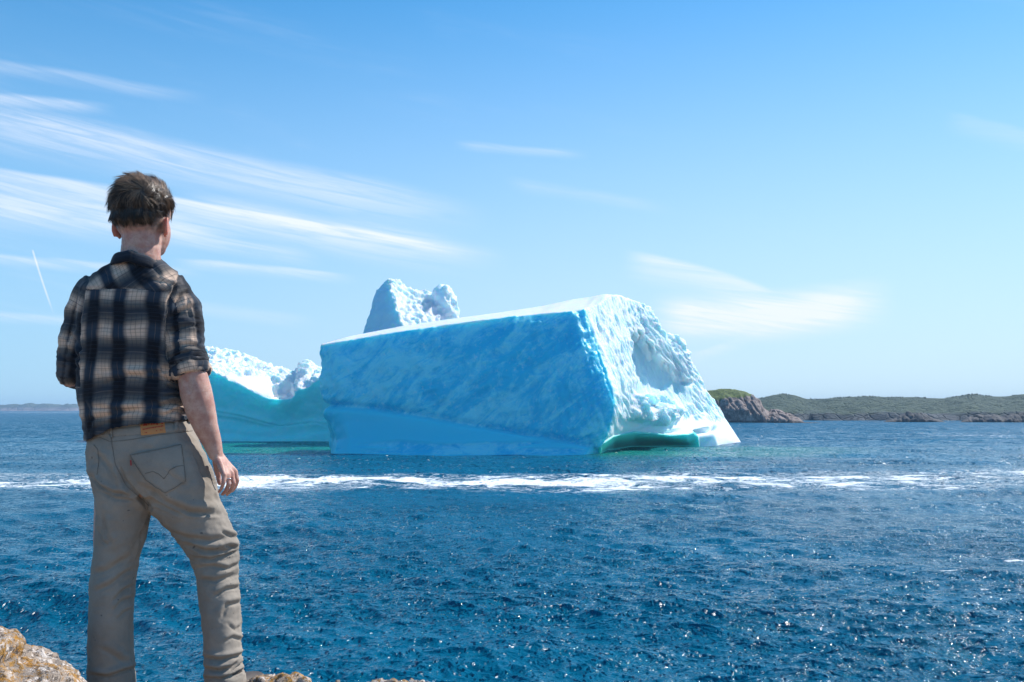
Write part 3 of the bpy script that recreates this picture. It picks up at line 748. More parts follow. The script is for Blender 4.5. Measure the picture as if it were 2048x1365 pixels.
def boulder(name, outline_px, Y, depth, zbot, label, seed, cell=.16, amp=.03, vox=.009):
    if seed > 1: outline_px = [(a, b-8) for a, b in outline_px]
    """outline: skyline of the rock in px; solid from front to back at distance Y"""
    mb = MB(); n = len(outline_px)
    offs = [(-depth*.5, .20), (-depth*.3, .09), (-depth*.1, .01), (depth*.1, .02), (depth*.3, .08), (depth*.5, .18)]
    V = []; Fc = []
    for dyy, drop in offs:
        for (px, py) in outline_px:
            t = at(px, py, Y+dyy*.9); V.append((t[0], Y+dyy, t[2]-drop))
        for (px, py) in outline_px[::-1]:
            t = at(px, py, Y+dyy*.9); V.append((t[0], Y+dyy, zbot))
    m = 2*n
    for i in range(len(offs)-1):
        for k in range(m): Fc.append([i*m+k, (i+1)*m+k, (i+1)*m+(k+1) % m, i*m+(k+1) % m])
    for k in range(n-1):
        Fc.append([k, k+1, m-2-k, m-1-k][::1]); a = (len(offs)-1)*m; Fc.append([a+k, a+m-1-k, a+m-2-k, a+k+1])
    me = voxel(mb.add(V, Fc).mesh(), vox); v = get(me); e = edges(me); v = smooth(v, e, 3, .6); N = normals(me, v)
    g1, g2, gi, go = worley(v/.06*np.array([1, 1, 1.5]), seed+3); w2 = .012*((_rv[gi, 0]-.5)*go[:, 0]+(_rv[gi, 1]-.5)*go[:, 2])*2-.006*ss(.12, 0, g2-g1)
    f1, f2, cid, off = worley(v/cell*np.array([1, 1, 1.4]), seed)
    d = amp*((_rv[cid, 0]-.5)*off[:, 0]*2+(_rv[cid, 1]-.5)*off[:, 2]*2)-amp*.6*ss(.16, 0, f2-f1)+.010*fbm(v/.16, 4, seed)+.0055*ridged(v/.035, 4, seed+2)+w2+.0015*pn(v/.009)
    v = v+N*d[:, None]; setco(me, v); o = link(name, me, LICH); return tag(o, label, 'rock')
boulder('boulder', [(-330, 1190), (-200, 1205), (-100, 1225), (-30, 1238), (0, 1244), (22, 1252), (42, 1268), (50, 1290), (80, 1297), (112, 1306), (140, 1325), (150, 1338), (160, 1352), (163, 1380), (158, 1440), (140, 1520)], 2.55, 1.0, 6.3,
        'orange lichen covered granite boulder at bottom left beside the man', 1)
boulder('boulder', [(340, 1420), (380, 1430), (430, 1424), (470, 1405), (490, 1366), (504, 1357), (525, 1352), (560, 1349), (600, 1347), (617, 1354), (632, 1366), (640, 1382), (650, 1440)], 3.15, .62, 6.3,
        'flat lichen spotted rock under the man\'s right foot', 3)
boulder('boulder', [(640, 1420), (650, 1372), (662, 1363), (672, 1359), (679, 1364), (684, 1380), (700, 1420)], 3.3, .35, 6.3, 'tiny pointed grey rock tip between two larger lichened rocks', 5, .1, .015)
boulder('boulder', [(690, 1420), (712, 1380), (726, 1366), (740, 1358), (760, 1359), (776, 1360), (790, 1358), (806, 1362), (822, 1372), (840, 1420)], 3.3, .45, 6.3, 'low lichened rock in the water side gap, second from the right end', 7, .12, .02)
boulder('boulder', [(800, 1420), (812, 1372), (830, 1364), (850, 1363), (872, 1368), (900, 1380), (915, 1420)], 3.25, .4, 6.3, 'lowest rock sliver peeking in at the right end of the shore rocks', 9, .1, .015)
def shore():
    def hf(x, y):
        p = np.stack([x, y, 0*x], 1)
        edge = 3.75+.25*pn(p/1.3, 4)
        top = 6.86+.10*fbm(p/.7, 4, 2)
        f1, f2, cid, off = worley(p/.8, 3); top = top+.12*((_rv[cid, 0]-.5)*off[:, 0]+(_rv[cid, 1]-.5)*off[:, 1])-.05*ss(.12, 0, f2-f1)
        return top-np.clip(y-edge, 0, 50)*1.6-ss(-.5, 0, y-edge)*.1+np.minimum(0, y-edge+.5)*0+ss(0, .5, y-edge)*.25*ridged(p/.8, 4, 5)
    xs = np.concatenate([np.arange(-40, -4, .6), np.arange(-4, 5, .05), np.arange(5, 41, .6)]); ys = np.concatenate([np.arange(-25, 0, .6), np.arange(0, 9.5, .05)])
    Xg, Yg = np.meshgrid(xs, ys); x, y = Xg.ravel(), Yg.ravel(); z = hf(x, y); z = np.maximum(z, -1)
    n, m = len(ys), len(xs); i, j = np.meshgrid(np.arange(n-1), np.arange(m-1), indexing='ij'); a = (i*m+j).ravel()
    o = link('rocky_shore', mesh_np('rocky_shore', np.stack([x, y, z], 1), np.stack([a, a+1, a+m+1, a+m], 1)), lichen(.9, .3)); tag(o, kind='structure', label='rocky shore the man stands on')
shore()

# ------------------------------------------------------------------ the man
PY = 3.1
FOOT = at(330, 1500, PY)
man = empty('person', tuple(FOOT)); tag(man, 'man seen from behind in dark plaid shirt and khaki trousers watching the iceberg', 'person')
def ring_mesh(mb, rows, n=40, pw=2.3, caps=True):
    """rows: (py, xl, xr, Y, half depth)"""
    V = []; Fc = []
    for (py, xl, xr, Y, hd) in rows:
        a, b = at(xl, py, Y), at(xr, py, Y); c = (a+b)/2; hw = (b[0]-a[0])/2
        for k in range(n):
            th = 2*math.pi*k/n; cc, s_ = math.cos(th), math.sin(th)
            V.append((c[0]+hw*math.copysign(abs(cc)**(2/pw), cc), Y+hd*math.copysign(abs(s_)**(2/pw), s_), c[2]))
    m = len(rows)
    for i in range(m-1):
        for k in range(n): Fc.append([i*n+k, (i+1)*n+k, (i+1)*n+(k+1) % n, i*n+(k+1) % n])
    if caps: Fc.append([k for k in range(n)]); Fc.append([(m-1)*n+k for k in range(n)][::-1])
    mb.add(V, Fc)
def rotz(a): c, s_ = math.cos(a), math.sin(a); return np.array([[c, -s_, 0], [s_, c, 0], [0, 0, 1.]])

HEAD_C = at(285, 432, 3.10); HY = math.radians(-11); HR = rotz(HY)
def hp(x, y, z): return HEAD_C+HR@np.array([x, y, z])       # head space: x right, y forward, z up
def build_body():
    mb = MB()
    mb.ell(hp(0, .008, .022), (.077, .095, .087), HR)
    mb.ell(hp(0, -.002, -.022), (.0785, .084, .066), HR)
    mb.ell(hp(0, .045, -.045), (.062, .068, .082), HR)
    mb.ell(hp(0, .075, -.092), (.036, .034, .028), HR)
    mb.capsule([hp(0, .102, .012), hp(0, .122, -.020), hp(0, .128, -.034)], [.008, .011, .014], 10)
    for s in (-1, 1):
        mb.capsule([hp(s*.014, .108, -.064), hp(s*.004, .112, -.064)], [.007, .008], 8)       # lips
        mb.ell(hp(s*.034, .092, .030), (.022, .012, .008), HR)                                    # brow
        mb.ell(hp(s*.012, .117, -.036), (.008, .01, .007), HR)
        # ears: a thin dish with a raised rim and a lobe
        tilt = HR@rotz(math.radians(26 if s > 0 else -12))
        mb.ell(hp(s*.0815, -.002, -.040), (.0055, .017, .027), tilt)
        rim = []
        for a in np.linspace(-.5, 4.3, 12):
            q = tilt@np.array([s*.004, -math.sin(a-1.35)*.0155*-1 if False else .016*math.cos(a), .028*math.sin(a)]); rim.append(hp(s*.0835, -.004, -.038)+q)
        mb.capsule(rim, [.0042]*len(rim), 8, ref=(1, .1, 0))
        mb.ell(hp(s*.0785, .002, -.062), (.006, .009, .010), tilt)
    N0, N1 = at(283, 540, 3.10), hp(0, .0, -.03)
    mb.tube([N0, at(281, 512, 3.085), at(283, 485, 3.09), hp(0, .0, -.03), hp(0, .01, .02)], [(.068, .066), (.0595, .062), (.0585, .062), (.060, .066), (.06, .06)], 24)
    # torso, kept inside the shirt
    ring_mesh(mb, [(520, 250, 312, 3.10, .05), (540, 225, 335, 3.10, .06), (560, 192, 352, 3.10, .075), (590, 176, 360, 3.1, .09), (650, 178, 352, 3.1, .10), (740, 184, 348, 3.1, .10), (820, 190, 358, 3.1, .095), (900, 200, 380, 3.11, .10), (960, 212, 395, 3.12, .10), (990, 225, 400, 3.12, .09)])
    # right arm (nearer the picture centre)
    mb.capsule([at(352, 590, 3.10), at(366, 640, 3.09), at(376, 700, 3.07), at(385, 752, 3.06), at(392, 785, 3.055), at(401, 820, 3.055), at(412, 855, 3.06), at(424, 885, 3.07), at(431, 908, 3.075)],
               [.036, (.038, .04), (.038, .04), (.045, .044), (.0485, .043), (.0455, .041), (.037, .036), (.0295, .029), (.0225, .0265)], 24)
    W = at(432, 908, 3.075)
    KN = [(448, 950, 3.035), (455.5, 950.5, 3.052), (463, 948, 3.072), (470, 944, 3.095)]
    for (kx, ky, kY), r in zip(KN, (.0085, .0095, .0098, .0095)):
        k = at(kx, ky, kY); mb.capsule([W+(k-W)*.02+np.array([(kx-459)*.0004, (kY-3.065)*.25, 0]), W+(k-W)*.5, k], [.0125, .0125, r], 10)
    FG = [[(448, 950, 3.035), (447, 966, 3.028), (443, 977, 3.036), (438, 984, 3.046)],
          [(455.5, 950.5, 3.052), (457.5, 969, 3.044), (452, 982, 3.054), (445, 989, 3.066)],
          [(463, 948, 3.072), (467.5, 967, 3.064), (462, 981, 3.074), (454, 989, 3.086)],
          [(470, 944, 3.095), (474.5, 962, 3.090), (470, 975, 3.098), (463, 983, 3.108)]]
    for f, r in zip(FG, (.0066, .0074, .0077, .0075)): mb.capsule([at(*q) for q in f], [r*1.12, r*1.06, r*.95, r*.84], 10)
    mb.capsule([at(432, 922, 3.10), at(434, 940, 3.118), at(437, 955, 3.124), at(439, 967, 3.12)], [.0125, .0105, .0088, .0075], 10)
    # left arm: bent, forearm goes forward and across
    mb.capsule([at(180, 590, 3.10), at(158, 650, 3.10), at(145, 710, 3.09), at(141, 752, 3.10)], [.036, .034, .032, .031], 20)
    mb.capsule([at(141, 752, 3.10), at(157, 752, 3.16), at(185, 735, 3.25), at(215, 715, 3.32)], [.036, .036, .029, .022], 20)
    Wl = at(215, 715, 3.32)
    for k in range(4):
        d = np.array([.012, 0, .012])*0; o_ = np.array([0, .0, .021*(1.5-k)]); b0 = Wl+o_*.6; b1 = Wl+np.array([.06, .03, 0])+o_
        mb.capsule([b0, b1, b1+np.array([.03, -.012, .0]), b1+np.array([.036, -.034, 0]), b1+np.array([.02, -.045, 0])], [.011, .0095, .0085, .008, .007], 10)
    mb.capsule([Wl+np.array([.01, 0, .02]), Wl+np.array([.035, -.01, .05]), Wl+np.array([.05, -.03, .055])], [.012, .0095, .008], 10)
    # legs and feet
    mb.capsule([at(245, 950, 3.11), at(232, 1080, 3.1), at(224, 1190, 3.09), at(221, 1330, 3.1), at(221, 1450, 3.11)], [.08, .066, .048, .046, .034], 20)
    mb.capsule([at(345, 960, 3.12), at(395, 1060, 3.17), at(436, 1140, 3.21), at(446, 1250, 3.16), at(452, 1352, 3.15)], [.085, .07, .05, .046, .034], 20)
    mb.capsule([at(221, 1462, 3.11), at(226, 1478, 3.20), at(230, 1480, 3.27)], [.034, .034, .026], 14)
    mb.capsule([at(453, 1358, 3.15), at(462, 1366, 3.24), at(467, 1368, 3.31)], [.034, .034, .026], 14)
    me = voxel(mb.mesh(), .0031); v = get(me); e = edges(me)
    px, py = proj(v); ear = (py > 436) & (py < 482) & ((px < 242) | (px > 324))
    w = np.where(py > 900, .55, 1.); w = np.where(ear, .45, w)
    v = smooth(v, e, 7, .6, w)
    N = normals(me, v)
    # wrist tendons, elbow dimple, neck crease
    d = np.zeros(len(v))
    arm = (px > 340) & (py > 740)
    for pts, dep, wd in (([(428, 905), (452, 945)], -.0007, 2.5), ([(433, 905), (460, 946)], -.0007, 2.5), ([(374, 765), (378, 782)], -.0025, 5), ([(392, 770), (404, 800)], .002, 9),
                       ([(243, 489), (285, 497), (318, 490)], -.0012, 2.5), ([(262, 470), (264, 505)], -.0012, 5), ([(300, 470), (299, 505)], -.0012, 5)):
        dd, _, _ = polydist(px, py, pts); d += dep*np.exp(-(dd/wd)**2)*(N[:, 1] < .2)
    for kx, ky, kY in KN:
        dd = np.linalg.norm(v-at(kx, ky, kY), axis=1); d += .0016*np.exp(-(dd/.008)**2)
    d += .0004*fbm(v/.02, 3)
    v = v+N*d[:, None]; setco(me, v)
    hr = (v-HEAD_C)@HR            # head space coordinates
    earm = ss(.074, .080, np.abs(hr[:, 0]))*ss(.035, .02, hr[:, 1])*ss(-.085, -.075, hr[:, 2])*ss(.0, -.01, hr[:, 2])
    nape = ss(.055, -.06, np.abs(hr[:, 1]*0)+hr[:, 2]+.0)*0
    scalp = ss(-.068, -.035, hr[:, 2]+.012*pn(v/.012)+.1*np.clip(hr[:, 1], 0, 1))*ss(.055, .03, hr[:, 1]-np.clip(hr[:, 2]-.05, 0, 1)*3)*(1-earm)*(np.linalg.norm(hr, axis=1) < .2)
    setattr_f(me, 'ear', earm); setattr_f(me, 'scalp', scalp)
    def mat(nt, b, co):
        n = nt.noise(co, 26, 5, .6); n2 = nt.noise(co, 130, 4, .6)
        c = nt.mix(nt.ss(n, .35, .65), (.56, .345, .27), (.44, .215, .165)); c = nt.mix(nt.ss(n2, .5, .68, 0., .45), c, (.40, .17, .13)); c = nt.mix(nt.ss(nt.noise(co, 420, 2, .5), .6, .72, 0., .35), c, (.24, .12, .09))
        c = nt.mix(nt.attr('ear')*.75, c, (.60, .22, .16)); c = nt.mix(nt.attr('scalp')*.85, c, (.085, .055, .04))
        nt.setin(b.inputs['Base Color'], c); b.inputs['Roughness'].default_value = .52
        b.inputs['Subsurface Weight'].default_value = .35; b.inputs['Subsurface Radius'].default_value = (1, .3, .15); b.inputs['Subsurface Scale'].default_value = .012
        b.inputs['Specular IOR Level'].default_value = .35
        nt.setin(b.inputs['Normal'], nt.bump(n2, .3, .0012))
    link('body', me, material('skin', mat), man)
build_body()

def strand_mesh(roots, dirs_fn, n, seg, wid):
    pass
def build_hair():
    # volume of the hair under the strands
    mb = MB()
    mb.ell(hp(.000, -.004, .042), (.0865, .099, .070), HR, 28, 20)
    mb.ell(hp(-.006, .040, .078), (.060, .055, .044), HR)
    mb.ell(hp(.018, -.034, .044), (.070, .062, .056), HR)
    mb.ell(hp(0, -.024, -.010), (.0835, .074, .062), HR)
    mb.ell(hp(-.006, -.01, .082), (.058, .072, .036), HR)
    me = voxel(mb.mesh(), .004); v = get(me); e = edges(me); v = smooth(v, e, 6, .6)
    h = (v-HEAD_C)@HR
    # taper of the sides and nape
    N = normals(me, v); d = -.006*ss(.0, -.045, h[:, 2]); 
    whorl = np.array([.050, -.085, .055])
    q = h-whorl; ang = np.arctan2(q[:, 2], q[:, 0]); rr = np.linalg.norm(q, axis=1)
    d = d+.0050*ridged(np.stack([h[:, 0]*18+h[:, 2]*30, h[:, 1]*22, h[:, 2]*12-h[:, 0]*20], 1), 3, 2)*ss(0, .03, rr)*ss(-.03, .04, h[:, 2])+.0015*ridged(np.stack([ang*14, rr*30, 0*ang], 1), 2, 5)
    v = v+N*d[:, None]
    h = (v-HEAD_C)@HR
    keep = (h[:, 2] > -.040+.010*pn(v/.010)+.75*np.clip(h[:, 1]+.02, 0, .2)+.038*ss(.058, .082, np.abs(h[:, 0])))
    Fq = faces(me); 
    Fq = np.array(Fq); Fq = Fq[keep[Fq].all(1)]; u, inv = np.unique(Fq, return_inverse=True)
    cap = v[u]; capN = N[u]; Fq = inv.reshape(Fq.shape)
    def mat(nt, b, co):
        t = nt.attr('tone'); x, y, z = nt.sep(nt.attr('flow', 1))
        n = nt.noise(nt.vec(x*55, y*5, 0), 1., 4, .6)
        c = nt.ramp(nt.ss(t*.7+n*.3, 0, 1), [(0, (.012, .009, .008)), (.45, (.042, .027, .019)), (1, (.34, .22, .14))])
        nt.setin(b.inputs['Base Color'], c); b.inputs['Roughness'].default_value = .42; b.inputs['Specular IOR Level'].default_value = .6
    HM = material('brown_hair', mat)
    hc = (cap-HEAD_C)@HR
    q = hc-whorl; ang = np.arctan2(q[:, 2], q[:, 0]); rr = np.linalg.norm(q, axis=1)
    hair = link('hair', mesh_np('hair', cap, Fq, {'tone': np.full(len(cap), .42), 'flow': np.stack([ang, rr, 0*ang], 1)}), HM, man)
    # strands
    rs = np.random.default_rng(11); n = 9000
    pick = rs.integers(0, len(Fq), n*2); w = rs.random((n*2, 4)); w /= w.sum(1)[:, None]
    P = (cap[Fq[pick]]*w[:, :, None]).sum(1); NN = (capN[Fq[pick]]*w[:, :, None]).sum(1); NN /= np.linalg.norm(NN, axis=1)[:, None]
    H = (P-HEAD_C)@HR; NH = NN@HR
    n = len(P)
    clump = worley(H/.014, 4); cid = clump[2]
    q = H-whorl; rad = q-NH*(q*NH).sum(1)[:, None]; rad /= np.linalg.norm(rad, axis=1)[:, None]+1e-6
    tang = np.cross(NH, rad)
    top = ss(.03, .09, H[:, 2]); low = ss(.03, -.04, H[:, 2])
    wdir = np.stack([-.75+0*top, .55+0*top, .12+0*top], 1)                     # swept to the left and forward on top
    down = np.array([-.15, .10, -1.])
    fl_ = np.stack([pn(H/.03, 21), pn(H/.03, 22), pn(H/.03, 23)], 1)
    D = rad*(.22)+tang*.75+wdir*(top*1.3)[:, None]+down*((1-top)*1.5)[:, None]+np.array([-.6, .1, -.1])*ss(.06, .0, H[:, 0])[:, None]*.7+fl_*1.5
    cj = (_rv[cid, :3]-.5)
    D += cj*.75+rs.normal(size=(n, 3))*.10
    D -= NH*(D*NH).sum(1)[:, None]; D /= np.linalg.norm(D, axis=1)[:, None]
    L = .016+.026*ss(-.03, .06, H[:, 2])+.006*top; L *= (.55+.6*_rv[cid, 3])*rs.uniform(.6, 1.25, n)
    lift = .05+.09*top+.14*(_rv[cid, 2])*ss(0, .05, H[:, 2]); lift *= ss(-.05, .02, H[:, 2])*.9+.12
    SEG = 5; R = 3; V = []; tone = []; flow = []
    t0 = np.clip(.30+.42*top+(cj[:, 0])*.75+rs.normal(size=n)*.13+.28*np.exp(-(np.linalg.norm(q, axis=1)/.04)**2)-.04*low+.35*pn(H/.02, 31), .02, 1)  # sun painted into the tone: strands lighter on the crown, slightly darker low
    side = np.cross(NH, D)
    pts = []
    for s_ in range(SEG+1):
        t = s_/SEG
        p = H+D*(L*t)[:, None]+NH*(L*lift*(t-.62*t*t*1.2))[:, None]+side*(cj[:, 1]*L*.35*t*t)[:, None]+down*(L*.10*t*t*(1-top))[:, None]
        pts.append(p)
    V = np.zeros((n, SEG+1, R, 3)); 
    for s_ in range(SEG+1):
        wv = .00062*(1-.75*(s_/SEG)**1.5)
        for r_ in range(R):
            a = 2*math.pi*r_/R; V[:, s_, r_] = pts[s_]+side*(wv*math.cos(a))+NH*(wv*math.sin(a))
    Vw = V.reshape(-1, 3)@HR.T+HEAD_C
    base_ = np.arange(n)[:, None, None]*(SEG+1)*R; s_i = np.arange(SEG)[None, :, None]*R; r_i = np.arange(R)[None, None, :]
    a = base_+s_i+r_i; b_ = base_+s_i+(r_i+1) % R
    Fs = np.stack([a, b_, b_+R, a+R], -1).reshape(-1, 4)
    tone = np.repeat(t0, (SEG+1)*R); fl = np.repeat(np.stack([rs.random(n)*9, rs.random(n), 0*t0], 1), (SEG+1)*R, axis=0)
    o = link('hair_strands', mesh_np('hair_strands', Vw, Fs, {'tone': tone, 'flow': fl}), HM, hair); o['kind'] = 'stuff'
build_hair()

# --- shirt
def hem_z(px, py=None): return np.interp(px, [120, 172, 200, 219, 250, 280, 330, 372, 400], [884, 882, 868, 858, 852, 848, 845, 840, 832])
def crease_set(px, py, N, sets, back=True):
    d = np.zeros(len(px))
    for pts, dep, wd in sets:
        dd, pr, sd_ = polydist(px, py, pts)
        fade = ss(0, .18, pr)*ss(1, .82, pr) if len(pts) > 2 or True else 1
        prof = -np.exp(-(dd/wd)**2)+.75*np.exp(-((dd*np.where(sd_ > 0, 1, 3)-1.9*wd)/(wd*1.1))**2)
        d += dep*prof*(.25+.75*fade)
    return d*np.where(N[:, 1] < .35, 1, 0)
COLV = .118*(.80)
def build_shirt():
    mb = MB()
    ring_mesh(mb, [(516, 245, 319, 3.085, .052), (525, 230, 332, 3.088, .062), (540, 206, 349, 3.09, .076), (556, 184, 366, 3.093, .088), (575, 166, 378, 3.095, .102), (610, 160, 374, 3.098, .118), (660, 160, 366, 3.10, .128),
                   (710, 160, 362, 3.10, .130), (760, 160, 364, 3.10, .130), (800, 162, 369, 3.10, .130), (830, 168, 376, 3.10, .132), (860, 176, 384, 3.105, .136), (895, 175, 396, 3.11, .14)], 44, 2.25)
    # right sleeve
    RS = [at(352, 585, 3.10), at(368, 620, 3.095), at(371, 660, 3.085), at(373, 700, 3.075), at(379, 728, 3.068), at(382, 752, 3.062)]
    mb.capsule([RS[0]+np.array([-.01, 0, .0])]+RS[1:5], [.050, .056, .055, .056, .057], 24); mb.tube(RS[3:], [(.054, .056), (.058, .059), (.0595, .060)], 24)
    # left sleeve
    LS = [at(182, 582, 3.10), at(162, 625, 3.10), at(150, 680, 3.095), at(142, 728, 3.09)]
    mb.capsule(LS, [.048, .047, .048, .046], 22)
    mb.tube([at(142, 735, 3.08), at(142, 748, 3.10), at(150, 752, 3.13), at(166, 748, 3.19)], [(.040, .044), (.043, .045), (.043, .043), (.042, .04)], 22)
    me = voxel(mb.mesh(), .0042); v = get(me); e = edges(me); v = smooth(v, e, 8, .6)
    N = normals(me, v); px, py = proj(v)
    seamR = np.interp(py, [540, 570, 600, 650, 720, 790], [362, 350, 338, 331, 334, 352]); seamL = np.interp(py, [540, 580, 640, 700, 780], [182, 168, 160, 160, 160])
    slR = ((px > seamR) & (py < 765) & (py > 545)).astype(float); slL = ((px < seamL) & (py < 775) & (py > 550)).astype(float)
    tor = 1-np.maximum(slR, slL)
    d = np.zeros(len(v))
    # seams
    for pts in ([(362, 540), (350, 570), (338, 600), (331, 650), (334, 720)], [(182, 545), (168, 580), (160, 640), (160, 700)]):
        dd, _, _ = polydist(px, py, pts); d += (-.006*np.exp(-(dd/3.2)**2)+.0025*np.exp(-((dd-6)/4)**2))*(N[:, 1] < .4)
    dd, _, _ = polydist(px, py, [(158, 582), (200, 579), (245, 577), (290, 577), (337, 584)]); d += (-.0028*np.exp(-(dd/1.6)**2)+.0014*ss(0, 6, np.interp(px, [158, 245, 337], [582, 577, 584])-py))*(N[:, 1] < 0)*tor
    # drape folds
    C = [([(205, 770), (250, 756), (300, 748), (345, 742)], .006, 6), ([(230, 742), (262, 752), (300, 760), (350, 765)], .006, 6), ([(170, 842), (210, 836), (260, 822), (310, 812), (360, 808)], .008, 7),
         ([(180, 815), (230, 822), (290, 826), (352, 838)], .007, 6), ([(200, 640), (188, 700), (180, 760)], .006, 9), ([(300, 690), (318, 730), (340, 760)], .006, 7), ([(236, 700), (246, 745), (240, 790)], .005, 8),
         ([(330, 770), (350, 778), (368, 786)], .009, 4), ([(325, 795), (348, 792), (370, 798)], .009, 4), ([(318, 815), (345, 806), (372, 814)], .010, 4.5), ([(330, 832), (352, 822), (380, 834)], .009, 4),
         ([(345, 756), (362, 768)], .008, 4), ([(298, 745), (330, 755), (356, 772)], .007, 5), ([(262, 600), (258, 650), (266, 700)], .003, 8), ([(190, 596), (214, 640), (224, 700)], .0035, 8),
         ([(300, 560), (330, 566), (352, 575)], .005, 4), ([(346, 592), (352, 575), (362, 566)], .008, 4), ([(352, 610), (362, 592), (378, 584)], .007, 4), ([(340, 640), (362, 622), (392, 612)], .006, 5),
         ([(338, 668), (366, 655), (400, 652)], .005, 5), ([(340, 700), (368, 690), (404, 694)], .006, 5), ([(346, 722), (372, 708), (408, 712)], .007, 4.5), ([(348, 735), (378, 722), (412, 727)], .007, 4),
         ([(385, 600), (392, 650), (398, 700)], .004, 5), ([(372, 590), (380, 640)], .004, 5),
         ([(135, 665), (150, 680), (160, 700)], .006, 5), ([(125, 690), (142, 705), (160, 722)], .006, 5), ([(118, 712), (135, 724), (158, 738)], .005, 5), ([(150, 600), (146, 640), (135, 680)], .004, 6),
         ([(180, 862), (215, 848), (260, 840)], .004, 5), ([(168, 800), (180, 830), (178, 860)], .005, 6), ([(205, 545), (228, 560), (240, 575)], .003, 5), ([(300, 530), (316, 548), (322, 572)], .003, 5)]
    d += crease_set(px, py, N, C)
    d += .0045*fbm(v/np.array([.10, .10, .05]), 3, 3)+.0022*ridged(v/np.array([.05, .05, .024]), 3, 6)*ss(700, 780, py)
    d += (slR+slL)*.0035*ridged(v/np.array([.05, .05, .02]), 3, 8)*ss(560, 700, py)
    rim = ss(330, 372, px)*ss(752, 775, py)*tor; d += rim*.006*ridged(v/np.array([.04, .04, .016]), 3, 12)
    v = v+N*d[:, None]; v = smooth(v, e, 1, .4); px, py = proj(v)
    # plaid coordinates (metres of cloth)
    ctr = np.interp(v[:, 2], [6.5, 8.8], [at(268, 850, 3.1)[0], at(268, 520, 3.1)[0]])
    th = np.arctan2(v[:, 0]-ctr, -(v[:, 1]-3.10)*1.15); ut = np.where(np.abs(v[:, 0]-ctr) < .4, th*.150, 0); ut = np.where(v[:, 1] < 3.10, (v[:, 0]-ctr)*1.06+0*ut, ut+np.sign(th)*.02)
    vt = v[:, 2]
    yoke = (py < np.interp(px, [158, 245, 337], [582, 577, 584])) & (tor > .5)
    # the yoke is cut on the bias: turn the cloth 40 degrees on each side of the spine
    a = math.radians(38); s_ = np.where(v[:, 0] > ctr, 1, -1); uy = ut*math.cos(a)+s_*0+(vt-8.32)*math.sin(a)*1.; vy = -ut*math.sin(a)+(vt-8.32)*math.cos(a)
    bend = .010*pn(v/.09, 4)
    u_ = np.where(yoke, uy, ut)+bend; w_ = np.where(yoke, vy, vt+.10*np.abs(ut)**1.5)+bend*.6
    def sleeve(pts, r, mask, twist):
        nonlocal u_, w_
        A = np.array(pts); best = np.full(len(v), 9.); al = np.zeros(len(v)); cu = np.zeros(len(v)); L0 = 0
        for k in range(len(A)-1):
            s0 = A[k+1]-A[k]; L = np.linalg.norm(s0); s1 = s0/L; t = np.clip((v-A[k])@s1, 0, L); c = A[k]+t[:, None]*s1; q = v-c; dd = np.linalg.norm(q, axis=1)
            sx = np.cross(np.array([0, 1., 0]), s1); sx /= np.linalg.norm(sx); sy = np.cross(s1, sx)
            m = dd < best; best = np.where(m, dd, best); al = np.where(m, L0+t, al); cu = np.where(m, np.arctan2(q@sx, -np.abs(q@sy))*r, cu); L0 += L
        u_ = np.where(mask > .5, cu+twist, u_); w_ = np.where(mask > .5, -al+.03, w_)
    sleeve([RS[0]]+RS[1:], .058, slR, .02); sleeve(LS+[at(150, 752, 3.13), at(170, 745, 3.2)], .05, slL, .03)
    # cut the hem and open the bottom
    Fq = np.array(faces(me)); keep = (py < hem_z(px)+6*np.where(v[:, 1] > 3.1, 1, 0)) | ((slR+slL) > 0)
    # openings: neck top, sleeve ends
    topo = (py < 519) & (px > 240) & (px < 322)
    keep &= ~topo
    Fq = Fq[keep[Fq].any(1) & ~topo[Fq].any(1)]; uq, inv = np.unique(Fq, return_inverse=True)
    over = np.clip(py-(hem_z(px)+6*np.where(v[:, 1] > 3.1, 1, 0)), 0, 30)*((slR+slL) < .5); v[:, 2] += over/642
    me2 = mesh_np('shirt', v[uq], inv.reshape(Fq.shape), {'cloth': np.stack([u_, w_, 0*u_], 1)[uq]})
    def plaid(nt, b, co):
        u, w, _ = nt.sep(nt.attr('cloth', 1)); nz = nt.noise(co, 14, 3, .5)-.5
        PX, PZ = .0965, .118
        def tri(t): return nt.m('ABSOLUTE', nt.m('FRACT', t)-.5)*2.    # 0 mid .. 1 at edges
        a = tri(u/PX+.42+nz*.12); h = tri(w/PZ+.20+nz*.10)
        V_ = nt.ss(a, .26, .66); H_ = nt.ss(h, .42, .86); H2 = nt.ss(h, .05, .50)
        mid = nt.mix(H_, nt.mix(H2, (.034, .040, .050), (.145, .125, .108)), (.66, .47, .35))
        dark = nt.mix(H_, (.003, .0045, .009), (.026, .040, .060))
        c = nt.mix(V_, dark, mid)
        # thin pinstripes
        def lines(t, per, wd): return nt.ss(nt.m('ABSOLUTE', nt.m('FRACT', t/per)-.5), 0., wd, 1., 0.)
        c = nt.mix(lines(u, .0125, .16)*V_*.40, c, (.03, .035, .05)); c = nt.mix(lines(w, .0125, .16)*.35, c, (.03, .04, .06))
        c = nt.mix(lines(w+.004, .0295, .07)*.45, c, (.012, .018, .035)); c = nt.mix(lines(u+.003, .024, .07)*.3*H_, c, (.30, .20, .14))
        c = nt.mix(lines(w, .059, .05)*V_*.15, c, (.45, .36, .30))
        wv = nt.noise(nt.vec(u*900, w*900, 0), 1., 2, .5); c = nt.mix(nt.ss(wv, .3, .7, 0., .10), c, (.10, .10, .11))
        nt.setin(b.inputs['Base Color'], c); b.inputs['Roughness'].default_value = .88; b.inputs['Specular IOR Level'].default_value = .25
        b.inputs['Sheen Weight'].default_value = .12; b.inputs['Sheen Roughness'].default_value = .4
        nt.setin(b.inputs['Normal'], nt.bump(wv*.5+nt.noise(co, 160, 4, .6)*.5, .5, .0012))
    PL = material('plaid_flannel', plaid)
